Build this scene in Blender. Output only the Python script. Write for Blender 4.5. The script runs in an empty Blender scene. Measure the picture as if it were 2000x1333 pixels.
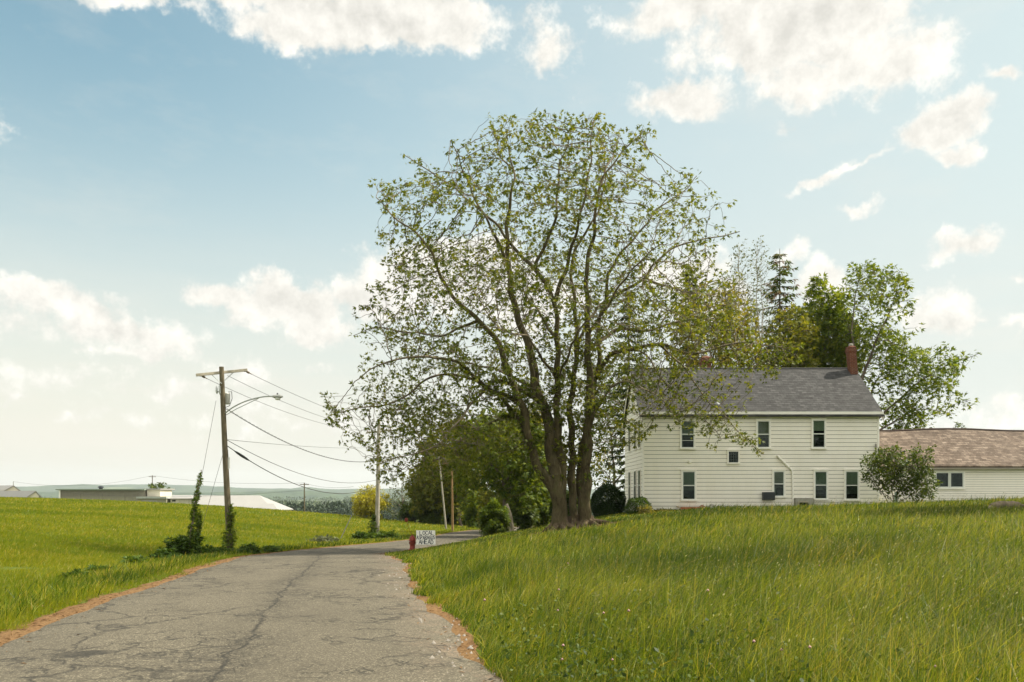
import bpy, bmesh, math, random
import numpy as np
from mathutils import Vector, Matrix, noise as mnoise
from math import sin, cos, tan, pi, radians, sqrt, atan2, asin

random.seed(7); rng = np.random.default_rng(11)
SC = bpy.context.scene
COL = SC.collection
EYE = 1.62
F, HX, HY = 1555.0, 1000.0, 965.0      # focal length and horizon measured on the photograph

# ------------------------------------------------------------------ camera
cam_d = bpy.data.cameras.new('camera'); cam = bpy.data.objects.new('camera', cam_d); COL.objects.link(cam)
cam.location = (0, 0, EYE); cam.rotation_euler = (radians(90), 0, 0)
cam_d.sensor_width = 36; cam_d.lens = F/2000*36; cam_d.shift_y = (HY-666.5)/2000
cam_d.clip_start = 0.1; cam_d.clip_end = 40000
SC.camera = cam

# ------------------------------------------------------------------ sun, sky, exposure
SUN_EL, SUN_AZ = radians(50), radians(76)      # azimuth from +Y towards +X
sd = bpy.data.lights.new('sun', 'SUN'); sd.energy = 5.0; sd.angle = radians(0.6); sd.color = (1.0, 0.93, 0.80)
sun = bpy.data.objects.new('sun', sd); COL.objects.link(sun); sun.location = (60, 40, 80)
svec = Vector((cos(SUN_EL)*sin(SUN_AZ), cos(SUN_EL)*cos(SUN_AZ), sin(SUN_EL)))
sun.rotation_euler = svec.to_track_quat('Z', 'Y').to_euler()
SC.view_settings.view_transform = 'Standard'; SC.view_settings.look = 'None'
SC.view_settings.exposure = 0.90; SC.view_settings.gamma = 1; SC.view_settings.use_curve_mapping = False
SC.cycles.max_bounces = 8; SC.cycles.transparent_max_bounces = 8; SC.cycles.volume_bounces = 0
SC.cycles.diffuse_bounces = 4; SC.cycles.glossy_bounces = 2; SC.cycles.transmission_bounces = 4

class NT:
    """tiny node-tree helper"""
    def __init__(s, tree): s.t = tree; s.n = tree.nodes; s.l = tree.links
    def new(s, kind, **kw):
        n = s.n.new(kind)
        for k, v in kw.items(): setattr(n, k, v)
        return n
    def put(s, sock, v):
        if isinstance(v, bpy.types.NodeSocket): s.l.new(v, sock)
        elif v is not None:
            if sock.type == 'RGBA' and len(v) == 3: v = (*v, 1)
            sock.default_value = v
    def math(s, op, a, b=None, c=None, clamp=False):
        n = s.new('ShaderNodeMath', operation=op, use_clamp=clamp); s.put(n.inputs[0], a)
        if b is not None: s.put(n.inputs[1], b)
        if c is not None: s.put(n.inputs[2], c)
        return n.outputs[0]
    def vmath(s, op, a, b=None, sc=None):
        n = s.new('ShaderNodeVectorMath', operation=op); s.put(n.inputs[0], a)
        if b is not None: s.put(n.inputs[1], b)
        if sc is not None: s.put(n.inputs[3], sc)
        return n.outputs['Value'] if op in ('LENGTH', 'DISTANCE', 'DOT_PRODUCT') else n.outputs[0]
    def noise(s, vec, scale, detail=4, rough=.55, dist=0, col=False):
        n = s.new('ShaderNodeTexNoise'); s.put(n.inputs['Vector'], vec)
        n.inputs['Scale'].default_value = scale; n.inputs['Detail'].default_value = detail
        n.inputs['Roughness'].default_value = rough; n.inputs['Distortion'].default_value = dist
        return n.outputs['Color'] if col else n.outputs['Fac']
    def mr(s, v, a, b, c=0., d=1., smooth=False):
        n = s.new('ShaderNodeMapRange', clamp=True, interpolation_type='SMOOTHSTEP' if smooth else 'LINEAR')
        s.put(n.inputs[0], v)
        for i, q in enumerate((a, b, c, d)): s.put(n.inputs[i+1], q)
        return n.outputs[0]
    def mix(s, f, a, b, blend='MIX'):
        n = s.new('ShaderNodeMix', data_type='RGBA', blend_type=blend)
        s.put(n.inputs[0], f); s.put(n.inputs[6], a); s.put(n.inputs[7], b); return n.outputs[2]
    def ramp(s, f, stops):
        n = s.new('ShaderNodeValToRGB'); s.put(n.inputs[0], f); e = n.color_ramp.elements
        while len(e) < len(stops): e.new(0.5)
        for q, (p, c) in zip(e, stops): q.position = p; q.color = (*c, 1) if len(c) == 3 else c
        return n.outputs[0]
    def mapping(s, vec, loc=(0,0,0), rot=(0,0,0), scale=(1,1,1), typ='POINT'):
        n = s.new('ShaderNodeMapping', vector_type=typ); s.put(n.inputs[0], vec)
        n.inputs[1].default_value = loc; n.inputs[2].default_value = rot; n.inputs[3].default_value = scale
        return n.outputs[0]
    def sep(s, v):
        n = s.new('ShaderNodeSeparateXYZ'); s.put(n.inputs[0], v); return n.outputs
    def comb(s, x, y, z):
        n = s.new('ShaderNodeCombineXYZ'); s.put(n.inputs[0], x); s.put(n.inputs[1], y); s.put(n.inputs[2], z); return n.outputs[0]

world = bpy.data.worlds.new('World'); SC.world = world; world.use_nodes = True
world.cycles.sampling_method = 'MANUAL'; world.cycles.sample_map_resolution = 256
W = NT(world.node_tree); W.n.clear()
tc = W.new('ShaderNodeTexCoord').outputs['Generated']
sky = W.new('ShaderNodeTexSky', sky_type='NISHITA', sun_disc=False)
sky.sun_elevation = SUN_EL; sky.sun_rotation = SUN_AZ; sky.altitude = 200
sky.air_density = 1.0; sky.dust_density = 2.2; sky.ozone_density = 1.3
d = W.vmath('NORMALIZE', tc)
dx, dy, dz = W.sep(d)
az = W.math('ARCTAN2', dx, dy); el = W.math('ARCSINE', dz)
P0 = W.comb(az, el, 0.0)
# ragged cloud edges: warp the direction with fractal noise
wn = W.noise(d, 7.0, 5, .6, col=True)
warp = W.vmath('SCALE', W.vmath('SUBTRACT', wn, (.5, .5, .5)), sc=0.085)
wn2 = W.noise(d, 30.0, 4, .6, col=True)
warp2 = W.vmath('SCALE', W.vmath('SUBTRACT', wn2, (.5, .5, .5)), sc=0.028)
Pw = W.vmath('ADD', W.vmath('ADD', P0, warp), warp2)
def azel(px, py):
    x, y, z = (px-HX)/F, 1.0, (HY-py)/F
    return atan2(x, y), asin(z/sqrt(x*x+y*y+z*z))
# cumulus field: azimuth/elevation of each puff, half sizes, tilt, thickness
CL = [(560,-10,420,50,0,1.0),(700,40,200,60,0,1.1),(800,60,150,50,0,1.0),(580,60,120,40,0,.9),(900,30,70,55,0,.7),(250,-5,130,22,0,.7),
      (1075,95,42,50,0,.40),(1110,190,28,14,0,.30),
      (1430,0,230,50,0,1.0),(1560,60,220,75,0,1.1),(1700,125,130,62,10,.9),(1815,85,58,40,0,.6),(1450,40,100,50,0,.8),(1600,150,100,50,0,.8),(1520,100,110,50,0,.9),
      (1320,190,105,34,5,.75),(1380,205,50,30,0,.6),(1240,200,35,20,0,.4),
      (1868,218,80,30,-10,.75),(1835,262,85,28,-6,.85),(1870,300,50,18,10,.6),(1980,130,40,20,0,.6),
      (1590,350,75,13,-14,.5),(1650,332,85,9,-10,.4),(1675,422,32,12,10,.5),(1530,245,35,12,0,.3),
      (1890,480,62,28,0,.7),(1930,478,38,22,0,.6),(1840,498,30,16,0,.4),
      (1840,610,70,45,0,.8),(1880,640,55,32,0,.75),(1970,650,36,22,0,.6),(1990,550,20,16,0,.5),(1610,560,42,34,0,.8),(1550,500,28,24,0,.5),
      (120,590,120,38,0,.8),(210,630,130,42,5,.75),(300,650,75,30,0,.6),(60,640,100,30,0,.4),(250,680,100,16,0,.5),
      (430,580,72,26,0,.7),(560,600,100,46,0,1.0),(600,640,75,34,0,.85),(510,610,80,40,0,.75),(680,580,40,30,0,.7),
      (830,560,130,62,0,1.0),(930,560,110,60,0,1.0),(760,590,70,36,0,.8),(1020,610,80,50,0,.8),(1100,590,70,36,0,.7),(900,500,90,34,0,.8),
      (1340,540,70,40,0,.7),(1400,600,80,34,0,.6),
      (490,715,75,18,0,.35),(620,725,60,14,0,.3),(340,765,75,20,0,.35),(230,822,65,17,0,.35),(150,825,38,13,0,.3),(130,740,150,30,0,.22),
      (480,780,200,22,0,.15),(600,830,200,24,0,.2),(60,720,90,20,0,.2),(1950,820,120,40,0,.5),(1800,850,120,26,0,.3),(30,775,60,8,0,.3),
      # clouds outside the picture, so that the sky goes on round the viewer
      (-300,200,260,70,0,1.0),(-900,500,300,70,0,.9),(2500,250,260,80,0,1.0),(2900,560,300,70,0,.9),(2400,-300,300,90,0,1.),(900,-500,400,120,0,1.)]
acc = None
for (px, py, rx, ry, rot, th) in CL:
    a0, e0 = azel(px, py); a1, e1 = azel(px+rx, py); a2, e2 = azel(px, py-ry)
    sx, sy = max(1e-3, sqrt((a1-a0)**2+(e1-e0)**2)), max(1e-3, e2-e0)
    m = W.mapping(Pw, (a0, e0, 0), (0, 0, -radians(rot)), (sx*1.42, sy*1.45, 1), 'TEXTURE')
    r = W.vmath('LENGTH', m)
    v = W.math('MULTIPLY_ADD', r, -th, th)           # th*(1-r)
    acc = v if acc is None else W.math('SMOOTH_MAX', acc, v, 0.12)
fine = W.noise(d, 26.0, 10, .66); mid = W.noise(d, 8.0, 5, .6)
dens = W.math('ADD', acc, W.math('MULTIPLY', W.math('SUBTRACT', fine, .5), 1.45))
dens = W.math('ADD', dens, W.math('MULTIPLY', W.math('SUBTRACT', mid, .5), .5))
# unseen broken cloud, added outside the field of view to brighten the shaded house front
back = W.mr(W.math('ADD', dy, W.math('MULTIPLY', W.math('ABSOLUTE', dx), -.35)), .05, .45, 1, 0, True)
back = W.math('MAXIMUM', back, W.mr(el, .72, .95, 0, 1, True))
dens = W.math('MAXIMUM', dens, W.math('MULTIPLY', back, W.math('MULTIPLY_ADD', W.noise(d, 3.2, 8, .58), 5.0, -2.05)))
cov = W.mr(dens, .02, .46, 0, 1, True)
# thin veil near the horizon and faint streaks
veil = W.noise(W.mapping(P0, scale=(1.2, 7, 1)), 4.0, 5, .6)
low = W.mr(el, .0, .36, 1, 0, True)
veilc = W.math('MULTIPLY', W.math('ADD', W.mr(veil, .40, .75), .35), W.math('MULTIPLY', low, .50))
streak = W.math('MULTIPLY', W.mr(W.noise(W.mapping(P0, rot=(0,0,.35), scale=(2.0, 5, 1)), 3.0, 6, .65), .50, .85), .22)
veilc = W.math('MAXIMUM', veilc, streak, clamp=True)
# cloud brightness: lit tops, greyer thick undersides
inner = W.mr(dens, .25, 1.15)
up = W.noise(W.vmath('ADD', d, (.010, .0, .018)), 26.0, 10, .66)
relief = W.math('MULTIPLY', W.math('SUBTRACT', fine, up), 1.5)
cb = W.math('ADD', W.math('SUBTRACT', 1.0, W.math('MULTIPLY', inner, W.mr(mid, .40, .62, .05, .34))), relief)
CLOUD = (5.75, 5.55, 5.1)
cloud_c = W.vmath('SCALE', CLOUD, sc=W.math('MULTIPLY', W.mr(cb, .55, 1.25, .74, 1.12), W.math('MULTIPLY_ADD', back, .75, 1.0)))  # the added out-of-view cloud is made brighter, as fill light
skyc = W.mix(1.0, sky.outputs[0], (1.10, 1.28, .97), 'MULTIPLY')
warm = W.mix(W.mr(el, 0, .50, .88, 0, True), skyc, (5.2, 4.82, 4.2))
right = W.mr(az, -.55, .45, 0, .72, True)
warm = W.mix(right, warm, (3.85, 4.25, 4.2))
c1 = W.mix(veilc, warm, (5.4, 5.02, 4.4))
c2 = W.mix(W.math('MULTIPLY', cov, .97), c1, cloud_c)
bg = W.new('ShaderNodeBackground'); W.put(bg.inputs[0], c2); bg.inputs[1].default_value = 0.096
W.l.new(bg.outputs[0], W.new('ShaderNodeOutputWorld').inputs[0])

# ------------------------------------------------------------------ tagging and mesh helpers
def tag(o, label=None, cat=None, group=None, kind=None):
    if label: o['label'] = label
    if cat: o['category'] = cat
    if group: o['group'] = group
    if kind: o['kind'] = kind
    return o
ORG = {}
def root(name, loc, label, cat, group=None, kind=None):
    o = bpy.data.objects.new(name, None); COL.objects.link(o); o.location = loc; o.empty_display_size = .3
    ORG[o.name] = Vector(loc); return tag(o, label, cat, group, kind)
def link_mesh(name, me, m, parent=None, smooth=False):
    o = bpy.data.objects.new(name, me); COL.objects.link(o)
    if m is not None: me.materials.append(m)
    if smooth: me.polygons.foreach_set('use_smooth', [True]*len(me.polygons))
    if parent is not None:
        o.parent = parent; og = ORG[parent.name]; me.transform(Matrix.Translation(-og)); ORG[o.name] = og.copy()
    else: ORG[o.name] = Vector((0, 0, 0))
    return o
def set_origin(o, loc):
    """move a single-mesh thing's origin to its base"""
    loc = Vector(loc); o.data.transform(Matrix.Translation(-loc)); o.location = loc; return o
def fast_mesh(name, V, Fc, m, parent=None, smooth=False):
    V = np.asarray(V, dtype=np.float32).reshape(-1, 3); Fc = np.asarray(Fc, dtype=np.int32); k = Fc.shape[1]
    me = bpy.data.meshes.new(name)
    me.vertices.add(len(V)); me.vertices.foreach_set('co', V.ravel())
    me.loops.add(Fc.size); me.loops.foreach_set('vertex_index', Fc.ravel())
    me.polygons.add(len(Fc)); me.polygons.foreach_set('loop_start', np.arange(0, Fc.size, k, dtype=np.int32))
    if smooth: me.polygons.foreach_set('use_smooth', np.ones(len(Fc), dtype=bool))
    me.update(calc_edges=True)
    return link_mesh(name, me, m, parent)
class MB:
    def __init__(s): s.v = []; s.f = []
    def add(s, v, f): n = len(s.v); s.v += [tuple(q) for q in v]; s.f += [tuple(i+n for i in q) for q in f]; return s
    def box(s, c, size, rot=None):
        x, y, z = [q/2 for q in size]; c = Vector(c)
        v = [Vector((a*x, b*y, e*z)) for e in (-1, 1) for b in (-1, 1) for a in (-1, 1)]
        if rot is not None: v = [rot @ q for q in v]
        return s.add([c+q for q in v], [(0,2,3,1),(4,5,7,6),(0,1,5,4),(2,6,7,3),(0,4,6,2),(1,3,7,5)])
    def span(s, x0, x1, y0, y1, z0, z1): return s.box(((x0+x1)/2, (y0+y1)/2, (z0+z1)/2), (x1-x0, y1-y0, z1-z0))
    def bar(s, a, b, w, h=None):
        a, b = Vector(a), Vector(b); d = b-a; q = d.to_track_quat('Y', 'Z').to_matrix()
        return s.box((a+b)/2, (w, d.length, h or w), q)
    def tube(s, pts, r, k=8, cap=True):
        pts = [Vector(p) for p in pts]; rs = r if hasattr(r, '__len__') else [r]*len(pts); n0 = len(s.v); fr = None
        for i, p in enumerate(pts):
            t = (pts[min(i+1, len(pts)-1)]-pts[max(i-1, 0)]).normalized()
            if fr is None: fr = t.orthogonal().normalized()
            fr = (fr-t*fr.dot(t)).normalized(); b = t.cross(fr)
            for j in range(k):
                a = 2*pi*j/k; s.v.append(tuple(p+(fr*cos(a)+b*sin(a))*rs[i]))
        for i in range(len(pts)-1):
            for j in range(k):
                a = n0+i*k+j; b2 = n0+i*k+(j+1) % k; s.f.append((a, b2, b2+k, a+k))
        if cap:
            s.f.append(tuple(n0+j for j in range(k))[::-1]); e = n0+(len(pts)-1)*k; s.f.append(tuple(e+j for j in range(k)))
        return s
    def lathe(s, c, prof, k=16, axis=(0,0,1)):
        q = Vector(axis).to_track_quat('Z', 'Y').to_matrix(); n0 = len(s.v); c = Vector(c)
        for (r, z) in prof:
            for j in range(k):
                a = 2*pi*j/k; s.v.append(tuple(c+q @ Vector((r*cos(a), r*sin(a), z))))
        for i in range(len(prof)-1):
            for j in range(k):
                a = n0+i*k+j; b = n0+i*k+(j+1) % k; s.f.append((a, b, b+k, a+k))
        s.f.append(tuple(n0+j for j in range(k))[::-1]); e = n0+(len(prof)-1)*k; s.f.append(tuple(e+j for j in range(k)))
        return s
    def build(s, name, m, parent=None, smooth=False, bevel=0):
        me = bpy.data.meshes.new(name); me.from_pydata(s.v, [], s.f); me.update()
        o = link_mesh(name, me, m, parent)
        if smooth:
            for p in me.polygons: p.use_smooth = True
            try: me.set_sharp_from_angle(angle=radians(40))
            except Exception: pass
        if bevel:
            b = o.modifiers.new('bevel', 'BEVEL'); b.width = bevel; b.segments = 2; b.limit_method = 'ANGLE'
        return o
def PX(px, py, D): return Vector(((px-HX)/F*D, D, EYE-(py-HY)/F*D))
def curve_pts(pts, step):
    """Catmull-Rom resampling"""
    P = [Vector(p) for p in pts]; P = [P[0]*2-P[1]]+P+[P[-1]*2-P[-2]]; out = []
    for i in range(1, len(P)-2):
        n = max(1, int((P[i+1]-P[i]).length/step))
        for j in range(n):
            t = j/n; a, b, c, e = P[i-1], P[i], P[i+1], P[i+2]
            out.append(0.5*((2*b)+(c-a)*t+(2*a-5*b+4*c-e)*t*t+(3*b-a-3*c+e)*t**3))
    out.append(P[-2]); return out

# ------------------------------------------------------------------ materials
def new_mat(name):
    m = bpy.data.materials.new(name); m.use_nodes = True; t = NT(m.node_tree); t.n.clear()
    out = t.new('ShaderNodeOutputMaterial'); return m, t, out
def principled(t, out, col, rough=.7, spec=.3, metal=0, bump=None, bstr=.3, bdist=.02, extra=None):
    p = t.new('ShaderNodeBsdfPrincipled'); t.put(p.inputs['Base Color'], col); t.put(p.inputs['Roughness'], rough)
    t.put(p.inputs['Specular IOR Level'], spec); t.put(p.inputs['Metallic'], metal)
    if bump is not None:
        b = t.new('ShaderNodeBump'); b.inputs['Strength'].default_value = bstr; b.inputs['Distance'].default_value = bdist
        t.put(b.inputs['Height'], bump); t.l.new(b.outputs[0], p.inputs['Normal'])
    if extra is not None: extra(p)
    t.l.new(p.outputs[0], out.inputs[0]); return p
def simple(name, col, rough=.6, spec=.3, metal=0, var=.15, scale=3., bump=0.):
    m, t, out = new_mat(name); g = t.new('ShaderNodeNewGeometry').outputs['Position']
    n = t.noise(g, scale, 5, .6)
    c = t.mix(t.mr(n, .3, .7), tuple(q*(1-var) for q in col), tuple(min(1, q*(1+var)) for q in col))
    principled(t, out, c, rough, spec, metal, bump=t.noise(g, scale*12, 4) if bump else None, bstr=bump)
    return m
def leaf_mat(name, cols, trans=.42, patch=.35, sc=.35, rough=.55, tcol=None):
    m, t, out = new_mat(name); geo = t.new('ShaderNodeNewGeometry')
    f = t.math('ADD', t.math('MULTIPLY', geo.outputs['Random Per Island'], 1-patch), t.math('MULTIPLY', t.mr(t.noise(geo.outputs['Position'], sc, 3), .3, .7), patch))
    n = len(cols); c = t.ramp(f, [(i/(n-1)*.8+.1, q) for i, q in enumerate(cols)])
    p = t.new('ShaderNodeBsdfPrincipled'); t.put(p.inputs['Base Color'], c); t.put(p.inputs['Roughness'], rough); t.put(p.inputs['Specular IOR Level'], .18)
    tr = t.new('ShaderNodeBsdfTranslucent'); t.put(tr.inputs[0], t.mix(1., c, tcol or (1.7, 1.45, .55), 'MULTIPLY'))
    mx = t.new('ShaderNodeMixShader'); mx.inputs[0].default_value = trans
    t.l.new(p.outputs[0], mx.inputs[1]); t.l.new(tr.outputs[0], mx.inputs[2]); t.l.new(mx.outputs[0], out.inputs[0])
    return m
def bark_mat(name, c0, c1, sc=5., moss=None):
    m, t, out = new_mat(name); g = t.new('ShaderNodeNewGeometry').outputs['Position']
    n = t.noise(t.mapping(g, scale=(1, 1, .22)), sc*2.4, 6, .65, .4); n2 = t.noise(g, sc*.25, 4)
    c = t.mix(t.mr(n, .32, .68), c0, c1); c = t.mix(t.mr(n2, .4, .75, 0, .6), c, tuple(q*1.5 for q in c1))
    if moss: c = t.mix(t.mr(t.noise(g, sc*.5, 5), .48, .7, 0, .6), c, moss)
    principled(t, out, c, .9, .1, bump=n, bstr=.9, bdist=.05); return m
# ------------------------------------------------------------------ the lie of the land
# road centre line (x, y, depth below eye level)
RC = np.array([(7.5,-45,1.6),(5.2,-30,1.6),(2.6,-15,1.6),(-.8,0,1.62),(-2.75,7,1.68),(-3.35,10,1.72),(-4.45,15.3,1.83),(-6.15,24.6,2.09),(-7.5,30.5,2.38),(-8.0,34.5,2.62),(-7.9,38.5,2.78),(-6.9,44,2.95),(-5.5,50,3.1),(-4.55,57,3.3),(-4.2,64,3.52),(-4.0,72,3.75),(-3.3,81,3.95),(-1.5,92,4.2),(2.5,104,4.4),(10,116,4.6),(22,126,4.8),(45,138,5)], float)
cp = curve_pts([tuple(q) for q in RC], .5); CP = np.array([tuple(q) for q in cp])
HW = 2.62
def road_info(x, y):
    """distance to centre line, index of the nearest sample, signed side (+ = right)"""
    x = np.asarray(x, float).ravel(); y = np.asarray(y, float).ravel(); D = np.full(len(x), 1e9); I = np.zeros(len(x), int)
    near = np.where((np.abs(x) < 70) & (y > -60) & (y < 150))[0]
    for s in range(0, len(near), 20000):
        q = near[s:s+20000]; dd = (x[q, None]-CP[None, :, 0])**2+(y[q, None]-CP[None, :, 1])**2
        i = dd.argmin(1); I[q] = i; D[q] = np.sqrt(dd[np.arange(len(q)), i])
    T = np.gradient(CP[:, :2], axis=0); T /= np.linalg.norm(T, axis=1)[:, None]
    side = np.sign((x-CP[I, 0])*T[I, 1]-(y-CP[I, 1])*T[I, 0])
    return D, I, side
ctl = [(-12,0,1.65),(-9,9,1.78),(-10.5,15,1.95),(-13,25,2.25),(-12.2,30,2.48),(-12.4,35,2.68),(-14,42,2.85),(-19,30,1.98),(-13,20,1.98),(-26,50,2.0),(-32,50,1.55),(-41,80,1.4),(-51,80,.98),
 (-57,110,.95),(-71,110,.6),(-13,50,2.98),(-20.6,80,3.0),(-28,110,2.65),(-19.6,115,3.6),(-10.5,62,3.45),(-9,100,4.15),(-11,120,4.75),(-5.6,110,4.6),(-60,30,.4),(-90,60,.0),(-40,0,.9),(-40,-40,1),(-20,-20,1.4),
 (-57,160,3.6),(-20,170,9),(0,170,8.5),(-100,200,4.5),(-60,210,8),(-150,200,3.5),(-130,110,.6),(30,180,6),(-180,60,2),(-150,-60,2),(0,-120,3),(120,0,1),(120,120,2),(60,200,6),(-30,230,14),(-200,140,4),(-100,290,12),(30,260,13),(120,220,8),(200,60,3),(60,-160,4),(-250,0,5),
 (.9,7,1.56),(1.2,12,1.52),(.2,16,1.72),(-.8,22,1.9),(-1.7,30,2.1),(-3.3,34,2.35),(-4.3,37.5,2.6),(-2.9,44,2.68),(-1.2,50,2.62),(0,38,2.1),(2.7,38,1.68),(5,38,1.35),(8,38,1.15),(7.4,44.5,1.0),(13,44.5,.95),(20,44.5,.78),(30,44,.45),
 (3,10,1.36),(6,10,1.14),(10,10,.95),(6,20,1.3),(12.9,20,.95),(19,30,.78),(10,30,1.12),(4,30,1.58),(40,30,.3),(30,10,.55),(14,0,.95),(5,0,1.38),(10,52,1.0),(20,52,.75),(35,55,.4),(-.2,60,2.95),(.8,72,3.4),(7,60,1.9),(16,80,1.6),(3,90,3.9),(12,105,4.3),(10,-20,1.3),(9,-45,1.45)]
ctl = np.array(ctl + [tuple(q) for q in RC[::1]] , float)
def tps(r2): return r2*np.log(np.maximum(r2, 1e-9))*.5
def fit(c, reg=.6):
    n = len(c); X = c[:, :2]/50; r2 = ((X[:, None]-X[None])**2).sum(-1); A = np.zeros((n+3, n+3))
    A[:n, :n] = tps(r2)+np.eye(n)*reg*1e-4; A[:n, n] = 1; A[:n, n+1:] = X; A[n, :n] = 1; A[n+1:, :n] = X.T
    return X, np.linalg.solve(A, np.r_[c[:, 2], 0, 0, 0])
TX, TW = fit(ctl)
def depth0(x, y):
    x = np.asarray(x, float).ravel(); y = np.asarray(y, float).ravel(); out = np.zeros(len(x))
    r = np.hypot(x, y-40); far = np.interp(r, [100, 200, 300, 450, 900, 2000, 12000], [3, 8, 13, 17, 26, 34, 40])
    nr = np.where(r < 320)[0]
    for s in range(0, len(nr), 20000):
        q = nr[s:s+20000]; X = np.c_[x[q], y[q]]/50; r2 = ((X[:, None]-TX[None])**2).sum(-1)
        out[q] = tps(r2) @ TW[:-3]+TW[-3]+X @ TW[-2:]
    w = np.clip((320-r)/90, 0, 1); w = w*w*(3-2*w)
    return out*w+far*(1-w)
def vnoise(x, y, s, seed=0):
    """cheap smooth value noise"""
    x = np.asarray(x)/s+seed*17.3; y = np.asarray(y)/s-seed*9.1; xi = np.floor(x); yi = np.floor(y); fx = x-xi; fy = y-yi
    fx = fx*fx*(3-2*fx); fy = fy*fy*(3-2*fy)
    def h(a, b): q = np.sin(a*127.1+b*311.7+seed*74.7)*43758.5453; return q-np.floor(q)
    return (h(xi, yi)*(1-fx)+h(xi+1, yi)*fx)*(1-fy)+(h(xi, yi+1)*(1-fx)+h(xi+1, yi+1)*fx)*fy-.5
def gz(x, y, bare=False):
    """height of the ground sheet"""
    x = np.asarray(x, float).ravel(); y = np.asarray(y, float).ravel()
    z = EYE-depth0(x, y); D, I, side = road_info(x, y)
    zr = EYE-CP[I, 2]
    w = np.clip((D-HW-.1)/1.5, 0, 1); w = w*w*(3-2*w)
    bump = (vnoise(x, y, 2.3, 1)*.05+vnoise(x, y, 7, 2)*.08)*np.clip((D-HW)/2, 0, 1)*np.clip(1-np.hypot(x, y)/150, .2, 1)
    z = z*w+(zr+.012)*(1-w)+bump
    return np.where(D < HW-.22, zr-.07, z)
def G(x, y): return float(gz([x], [y])[0])

def axis(lo, hi, near, c, n):
    t = np.linspace(-1, 1, n); k = 9.2
    a = np.sinh(k*t)/np.sinh(k); return np.unique(np.r_[c+np.where(a < 0, -a*(lo-c), a*(hi-c)), np.linspace(c-near, c+near, int(near*2/.45))])
gx = axis(-9500, 9500, 26, -3, 190); gy = axis(-9500, 9500, 32, 24, 190)
XX, YY = np.meshgrid(gx, gy); ZZ = gz(XX, YY); nx, ny = len(gx), len(gy)
idx = np.arange(nx*ny).reshape(ny, nx)
Q = np.stack([idx[:-1, :-1], idx[:-1, 1:], idx[1:, 1:], idx[1:, :-1]], -1).reshape(-1, 4)
m, t, out = new_mat('ground_soil_and_turf'); g = t.new('ShaderNodeNewGeometry').outputs['Position']
n1 = t.noise(g, .07, 4); n2 = t.noise(g, 1.3, 5, .65); n3 = t.noise(g, 14, 3)
c = t.ramp(n1, [(.30, (.036, .068, .006)), (.5, (.060, .092, .008)), (.70, (.085, .110, .010))])
c = t.mix(t.mr(n2, .35, .7, 0, .6), c, (.055, .085, .010)); c = t.mix(t.mr(n3, .3, .7, 0, .45), c, (.16, .15, .04))
dist = t.vmath('LENGTH', g)
c = t.mix(t.mr(dist, 350, 900), c, t.ramp(t.noise(g, .004, 4, .5), [(.35, (.03, .05, .015)), (.5, (.05, .07, .02)), (.6, (.12, .13, .04)), (.7, (.05, .07, .02))]))
principled(t, out, c, .95, .05, bump=n3, bstr=.5, bdist=.05)
MGROUND = m
tag(fast_mesh('ground', np.c_[XX.ravel(), YY.ravel(), ZZ], Q, m, smooth=True), kind='structure')

# the asphalt: a ribbon with ragged edges, u across and v along
m, t, out = new_mat('old_cracked_asphalt'); uvn = t.new('ShaderNodeUVMap'); uvn.uv_map = 'along'; uv = uvn.outputs[0]
g = t.new('ShaderNodeNewGeometry').outputs['Position']; u, v, _ = t.sep(uv)
agg = t.new('ShaderNodeTexVoronoi'); agg.inputs['Scale'].default_value = 75; t.put(agg.inputs['Vector'], g)
ac = t.sep(agg.outputs['Color'])[0]
spk = t.noise(g, 95, 2, .7)
base = t.ramp(ac, [(.0, (.075, .066, .050)), (.45, (.140, .124, .096)), (.8, (.20, .178, .138)), (.95, (.44, .40, .32))])
base = t.mix(t.mr(spk, .3, .7, 0, .5), base, (.18, .16, .124))
big = t.noise(t.mapping(g, scale=(1, .6, 1)), .55, 5, .6)
base = t.mix(t.mr(big, .35, .7, 0, .55), base, (.110, .098, .076))
wp = t.vmath('ADD', g, t.vmath('SCALE', t.vmath('SUBTRACT', t.noise(g, 2.2, 4, .6, col=True), (.5,.5,.5)), sc=.9))
def crack(scale, wid, vec):
    vo = t.new('ShaderNodeTexVoronoi', feature='DISTANCE_TO_EDGE'); vo.inputs['Scale'].default_value = scale; t.put(vo.inputs['Vector'], vec)
    return t.mr(vo.outputs['Distance'], 0, wid, 1, 0)
cflat = t.mapping(wp, scale=(1, 1, 0))
c_big = t.math('MULTIPLY', crack(.34, .014, cflat), t.mr(t.noise(g, .30, 3), .44, .50))
c_net = t.math('MULTIPLY', crack(1.9, .055, cflat), t.mr(t.noise(g, .42, 4, .6), .50, .57))
c_net2 = t.math('MULTIPLY', crack(4.2, .09, cflat), t.mr(t.noise(t.vmath('ADD', g, (31, 7, 0)), .5, 4, .6), .55, .62))
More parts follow.
